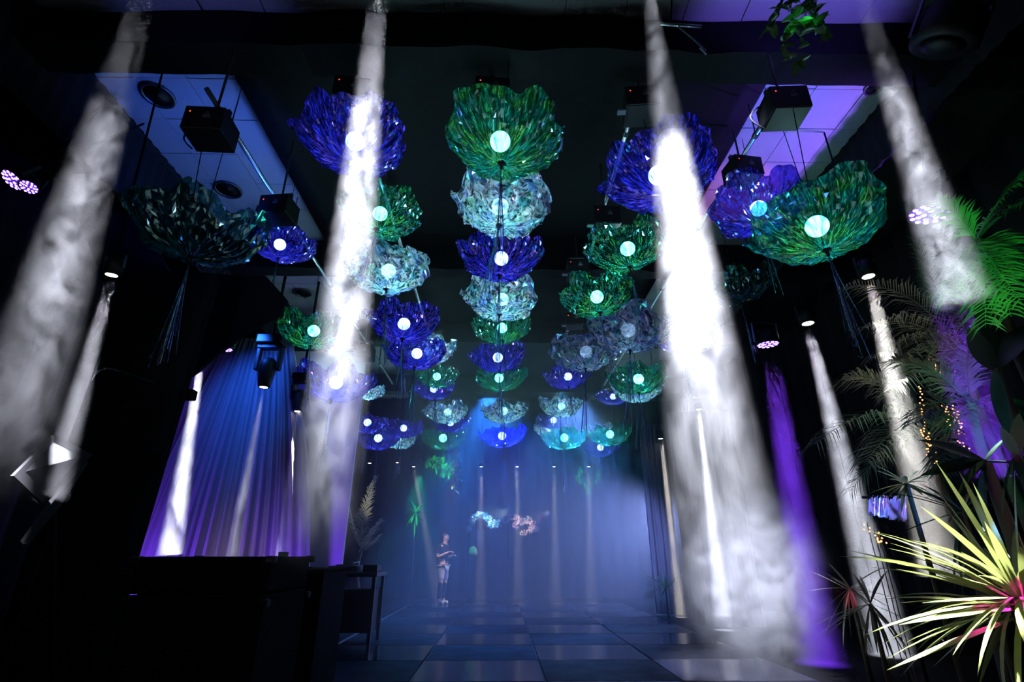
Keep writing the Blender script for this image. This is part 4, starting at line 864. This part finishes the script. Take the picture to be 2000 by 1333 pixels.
fb = A(1732, 1000, 5.0); fr = tag(empty('foil_fringe', fb), 'violet and blue lit foil fringe between two white beams', 'foil fringe'); rf = random.Random(8); mb = MB()
for k in range(150):
    u = rf.uniform(1697, 1768); p0_ = A(u, 972 + rf.uniform(-4, 12), 5.0 + rf.uniform(-0.04, 0.04)) - fb; p1_ = A(u + rf.uniform(-3, 3), 1004 + (u - 1697) * 0.2 + rf.uniform(-6, 4), 5.0 + rf.uniform(-0.06, 0.06)) - fb
    w_ = Vector((0.006, rf.uniform(-0.006, 0.006), 0)); mb.add([p0_ - w_, p0_ + w_, p1_ + w_, p1_ - w_], [(0, 1, 2, 3)])
mb.build('fringe', 'fringe_foil', fr)['kind'] = 'stuff'
MB().tube((-0.2, 0, 0.13), (0.2, 0, 0.13), 0.012).tube((0.0, 0.06, 0.13), (0.0, 0.06, -fb.z), 0.015).tube((0, 0, 0.13), (0, 0.06, 0.13), 0.012).build('stand', 'black_paint', fr)
lamp('fringe_spot', 'SPOT', fb + Vector((-0.6, -1.2, 0.7)), (0.45, 0.4, 1.0), 130, fb, math.radians(26), 0.5, 0.03)
BULB = ico(1, 0.008); BULB.materials.append(M['fairy'])
for k, (ua, va, ub, vb, n) in enumerate(((1795, 755, 1818, 900, 26), (1845, 792, 1872, 870, 20), (1858, 790, 1880, 850, 14), (1812, 700, 1838, 730, 12), (1868, 805, 1890, 890, 14), (1800, 840, 1832, 905, 16))):
    a, b = A(ua, va, 4.9), A(ub, vb, 4.9); e = tag(empty('fairy_light_string', a), ['orange fairy light string nearest the white beam', 'brightest orange fairy light string by the violet beam', 'short orange fairy light string beside the brightest one', 'small tangle of orange fairy lights above the strings',
        'orange fairy light string furthest into the violet beam', 'short orange fairy light string low beside the dark leaf'][k], 'fairy lights', 'orange fairy lights in the palms')
    rr = random.Random(k); pts = [(b - a) * (i / n) + Vector((rr.uniform(-0.015, 0.015), rr.uniform(-0.03, 0.03), 0)) for i in range(n + 1)]
    MB().path(pts, 0.0015, 3).build('wire', 'black_plastic', e)
    for p_ in pts: put('bulb', BULB, e, p_)
for k, (u, v, Y, m, lbl) in enumerate(((1698, 1035, 4.9, 'fairy', 'orange spark below the violet fringe'), (1712, 1050, 4.9, 'fairy', 'group of orange sparks right under the fringe'), (1722, 1060, 4.9, 'fairy', 'lowest orange spark under the fringe'))):
    c = A(u, v, Y); e = tag(empty('fairy_light_sprig', c), lbl, 'fairy lights', 'orange sparks under the fringe'); rr = random.Random(k + 9)
    for i in range(5): put('bulb', BULB, e, (rr.uniform(-0.05, 0.05), 0, rr.uniform(-0.06, 0.06)))
    MB().tube((0, 0.01, 0.06), (0, 0.01, -c.z), 0.004).build('stick', 'stem', e)

# small things along the top edge and at the back
la = A(1330, 50, 3.1); e = tag(empty('lamp_arm', la), 'bent steel lamp arm catching light beside the brightest beam at the top', 'lamp arm')
MB().tube(A(1290, 47, 3.1) - la, A(1370, 52, 3.1) - la, 0.014).build('bar', 'steel', e, True)
MB().path([A(1325, 52, 3.1) - la, A(1350, 72, 3.1) - la, A(1378, 98, 3.1) - la], 0.009).build('strut', 'dark_steel', e); MB().tube(A(1368, 94, 3.1) - la, A(1379, 106, 3.1) - la, 0.012, 0.006).build('tip', 'steel', e)
MB().tube(A(1310, 48, 3.1) - la, Vector((0, 0, CEIL - la.z)), 0.008).build('hanger', 'black_paint', e)
lf = A(1850, 62, 2.95); e = tag(empty('fresnel_lamp', lf, (0.5, 0.3, 0)), 'black round fresnel lamp against the violet ceiling at the top right', 'stage light')
MB().lathe([(0.17, -0.12), (0.24, -0.12), (0.25, -0.04), (0.25, 0.12), (0.14, 0.24), (0.0, 0.25)], 28).build('housing', 'black_plastic', e, True)
MB().lathe([(0.17, -0.12), (0.10, -0.16), (0.0, -0.17)], 28).build('lens', 'black_plastic', e, True)
y = MB(); y.box(0.27, 0, 0.1, 0.015, 0.05, 0.4); y.box(-0.27, 0, 0.1, 0.015, 0.05, 0.4); y.box(0, 0, 0.3, 0.55, 0.05, 0.015); y.tube((0, 0, 0.3), (0, 0, CEIL - lf.z - 0.05), 0.015); y.build('yoke', 'dark_steel', e)
pd = A(924, 1076, 14.8); e = tag(empty('pendant_shade', pd), 'small green lit pendant shade right of the standing person', 'pendant')
MB().lathe([(0.10, -0.12), (0.12, -0.06), (0.10, 0.04), (0.05, 0.10), (0.0, 0.11)], 16).build('shade', 'leaf_pale', e, True); MB().tube((0, 0, 0.1), (0, 0, 6.03 - pd.z), 0.005).build('cord', 'black_plastic', e)
lamp('pendant_green', 'SPOT', pd + Vector((-0.3, -0.8, 0.5)), (0.03, 1.0, 0.45), 22, pd, math.radians(18), 0.5, 0.02)

# ------------------------------------------------------------------ the person at the far end
def skin(name, V, E, mat, parent, root=0, sub=2):
    """V: list of (x, y, z, rx, ry)"""
    me = bpy.data.meshes.new(name); me.from_pydata([v[:3] for v in V], E, []); me.update(); me.materials.append(M[mat])
    o = put(name, me, parent); m = o.modifiers.new('skin', 'SKIN'); m.use_smooth_shade = True
    for i, v in enumerate(V):
        sv = me.skin_vertices[0].data[i]; sv.radius = (v[3], v[4] if len(v) > 4 else v[3]); sv.use_root = (i == root)
    ss = o.modifiers.new('subdivision', 'SUBSURF'); ss.levels = sub; ss.render_levels = sub
    return o
pp = at_z(862, 1180.5, 0.012); pe = tag(empty('person', (pp.x, pp.y, 0.012), (0, 0, -0.45)), 'person in dark shirt, grey shorts coloured as lit, dark leggings and white shoes, hands raised in front', 'person')
V = [(0, 0, .95, .125, .10), (0.0, 0, 1.15, .12, .09), (.02, 0, 1.36, .13, .10), (.02, 0, 1.50, .055), (.045, 0, 1.575, .07, .065), (.06, 0, 1.655, .085, .075), (.05, 0, 1.73, .06, .055)]
E = [(0, 1), (1, 2), (2, 3), (3, 4), (4, 5), (5, 6)]
def chain(start, pts):
    k = start
    for p_ in pts: V.append(p_); E.append((k, len(V) - 1)); k = len(V) - 1
    return k
chain(5, [(.15, 0, 1.64, .014)])                                              # nose
for s in (-1, 1):
    chain(5, [(.05, s * .085, 1.65, .014)])                                   # ears
    w = chain(2, [(.0, s * .17, 1.43, .06), (-.05, s * .215, 1.28, .047), (-.06, s * .225, 1.13, .042), (.08, s * .17, 1.14 + (0.05 if s < 0 else 0), .036), (.20, s * .11, 1.17 + (0.08 if s < 0 else 0), .026), (.25, s * .085, 1.18 + (0.09 if s < 0 else 0), .034, .02)])
    hx, hy, hz = V[w][:3]
    for f_ in range(4): chain(w, [(hx + .045, hy + (f_ - 1.5) * .018, hz + .004, .0095), (hx + .075, hy + (f_ - 1.5) * .019, hz - .006 - .004 * abs(f_ - 1), .0085), (hx + .092 - .006 * abs(f_ - 1), hy + (f_ - 1.5) * .018, hz - .024, .008)])
    chain(w, [(hx + .0, hy - s * .035, hz + .012, .011), (hx + .03, hy - s * .048, hz + .008, .009)])
    chain(0, [(.0, s * .09, .88, .095), (.02, s * .10, .68, .075), (.025, s * .105, .50, .056), (-.01, s * .11, .33, .055), (-.02, s * .11, .10, .035), (.03, s * .115, .05, .036), (.12, s * .12, .035, .03)])
skin('body', V, E, 'skin', pe)
sh = skin('shirt', [(0, 0, .93, .145, .125), (0, 0, 1.15, .14, .115), (.02, 0, 1.36, .15, .125), (.02, 0, 1.47, .075)] + [q for s in (-1, 1) for q in ((.0, s * .17, 1.43, .075), (-.05, s * .215, 1.27, .062), (-.052, s * .218, 1.22, .06))],
     [(0, 1), (1, 2), (2, 3), (2, 4), (4, 5), (5, 6), (2, 7), (7, 8), (8, 9)], 'dark_shirt', pe)
skin('shorts', [(0, 0, .96, .14, .12)] + [q for s in (-1, 1) for q in ((.0, s * .09, .87, .11), (.02, s * .102, .68, .092), (.024, s * .105, .55, .085))], [(0, 1), (1, 2), (2, 3), (0, 4), (4, 5), (5, 6)], 'grey_cloth', pe)
skin('hair', [(.0, 0, 1.60, .07, .075), (.022, 0, 1.685, .105, .10), (.04, 0, 1.75, .085, .08)], [(0, 1), (1, 2)], 'hair', pe)
for s in (-1, 1):
    skin('legging', [(.024, s * .105, .56, .072), (-.008, s * .109, .33, .064), (-.02, s * .11, .11, .045)], [(0, 1), (1, 2)], 'dark_shirt', pe)
    skin('shoe', [(-.045, s * .11, .045, .042), (.03, s * .115, .05, .048), (.13, s * .12, .035, .038)], [(0, 1), (1, 2)], 'white_shoe', pe)
    bevel(MB().lathe([(0.0, -0.009), (0.008, -0.004), (0.009, 0.0), (0.008, 0.004), (0.0, 0.009)], 8).build('eye', 'hair', pe, True, loc=(.128, s * .032, 1.668)), 0.0005, 1)
ph = tag(empty('phone', pe.matrix_basis @ Vector((.33, 0, 1.24))), 'small dark phone held up by the person', 'phone')
bevel(MB().box(0, 0, 0, 0.012, 0.17, 0.075).build('phone_body', 'black_plastic', ph), 0.003); MB().box(-0.008, 0, 0, 0.002, 0.15, 0.065).build('phone_screen', 'dark_steel', ph)
lamp('person_spot', 'SPOT', (-1.2, 13.3, 3.9), (1, 0.82, 0.68), 700, pe.location + Vector((0.1, 0, 1.0)), math.radians(18), 0.6, 0.05)

# ------------------------------------------------------------------ billowing smoke near the foot of the brightest beam
def puff(name, c, r, dens, label, seed, scale=2.2, contrast=3.6, step=0.4):
    m, nt, out = new_mat(name); v = nd(nt, 'ShaderNodeVolumeScatter', Anisotropy=0.0); v.inputs[0].default_value = (1, 1, 1, 1)
    tc = nd(nt, 'ShaderNodeTexCoord'); ln = nd(nt, 'ShaderNodeVectorMath', operation='LENGTH'); sc = nd(nt, 'ShaderNodeVectorMath', operation='DIVIDE'); sc.inputs[1].default_value = r
    nt.links.new(tc.outputs['Object'], sc.inputs[0]); nt.links.new(sc.outputs[0], ln.inputs[0])
    fall = nd(nt, 'ShaderNodeMapRange', interpolation_type='SMOOTHSTEP'); fall.inputs[1].default_value = 0.25; fall.inputs[2].default_value = 1.0; fall.inputs[3].default_value = 1; fall.inputs[4].default_value = 0
    nt.links.new(ln.outputs['Value'], fall.inputs[0])
    nz = nd(nt, 'ShaderNodeTexNoise', Scale=scale, Detail=4.0, Distortion=1.8); nt.links.new(tc.outputs['Object'], nz.inputs['Vector'])
    mr = nd(nt, 'ShaderNodeMapRange'); mr.inputs[1].default_value = 0.5 - 0.5 / contrast; mr.inputs[2].default_value = 0.5 + 0.5 / contrast; mr.inputs[3].default_value = 0; mr.inputs[4].default_value = dens
    nt.links.new(nz.outputs['Fac'], mr.inputs[0]); mu = nd(nt, 'ShaderNodeMath', operation='MULTIPLY'); nt.links.new(mr.outputs[0], mu.inputs[0]); nt.links.new(fall.outputs[0], mu.inputs[1])
    nt.links.new(mu.outputs[0], v.inputs['Density']); nt.links.new(v.outputs[0], out.inputs['Volume']); m.cycles.volume_step_rate = step
    me = ico(3, 1.0)
    for vv in me.vertices: vv.co = Vector((vv.co.x * r[0], vv.co.y * r[1], vv.co.z * r[2]))
    me.materials.append(m); o = put(name, me, None, c); tag(o, label, 'smoke', kind='stuff'); return o
puff('smoke_puff', A(1470, 1130, 6.2), (0.95, 1.0, 1.15), 0.4, 'pale smoke billowing around the foot of the brightest beam', 1)
lamp('smoke_fill', 'SPOT', (2.05, 2.95, 5.9), (0.72, 0.76, 1.0), 26000, A(1450, 1130, 6.2), math.radians(18), 0.9, 0.1)  # added lamp, stands in for beam light scattered through the smoke
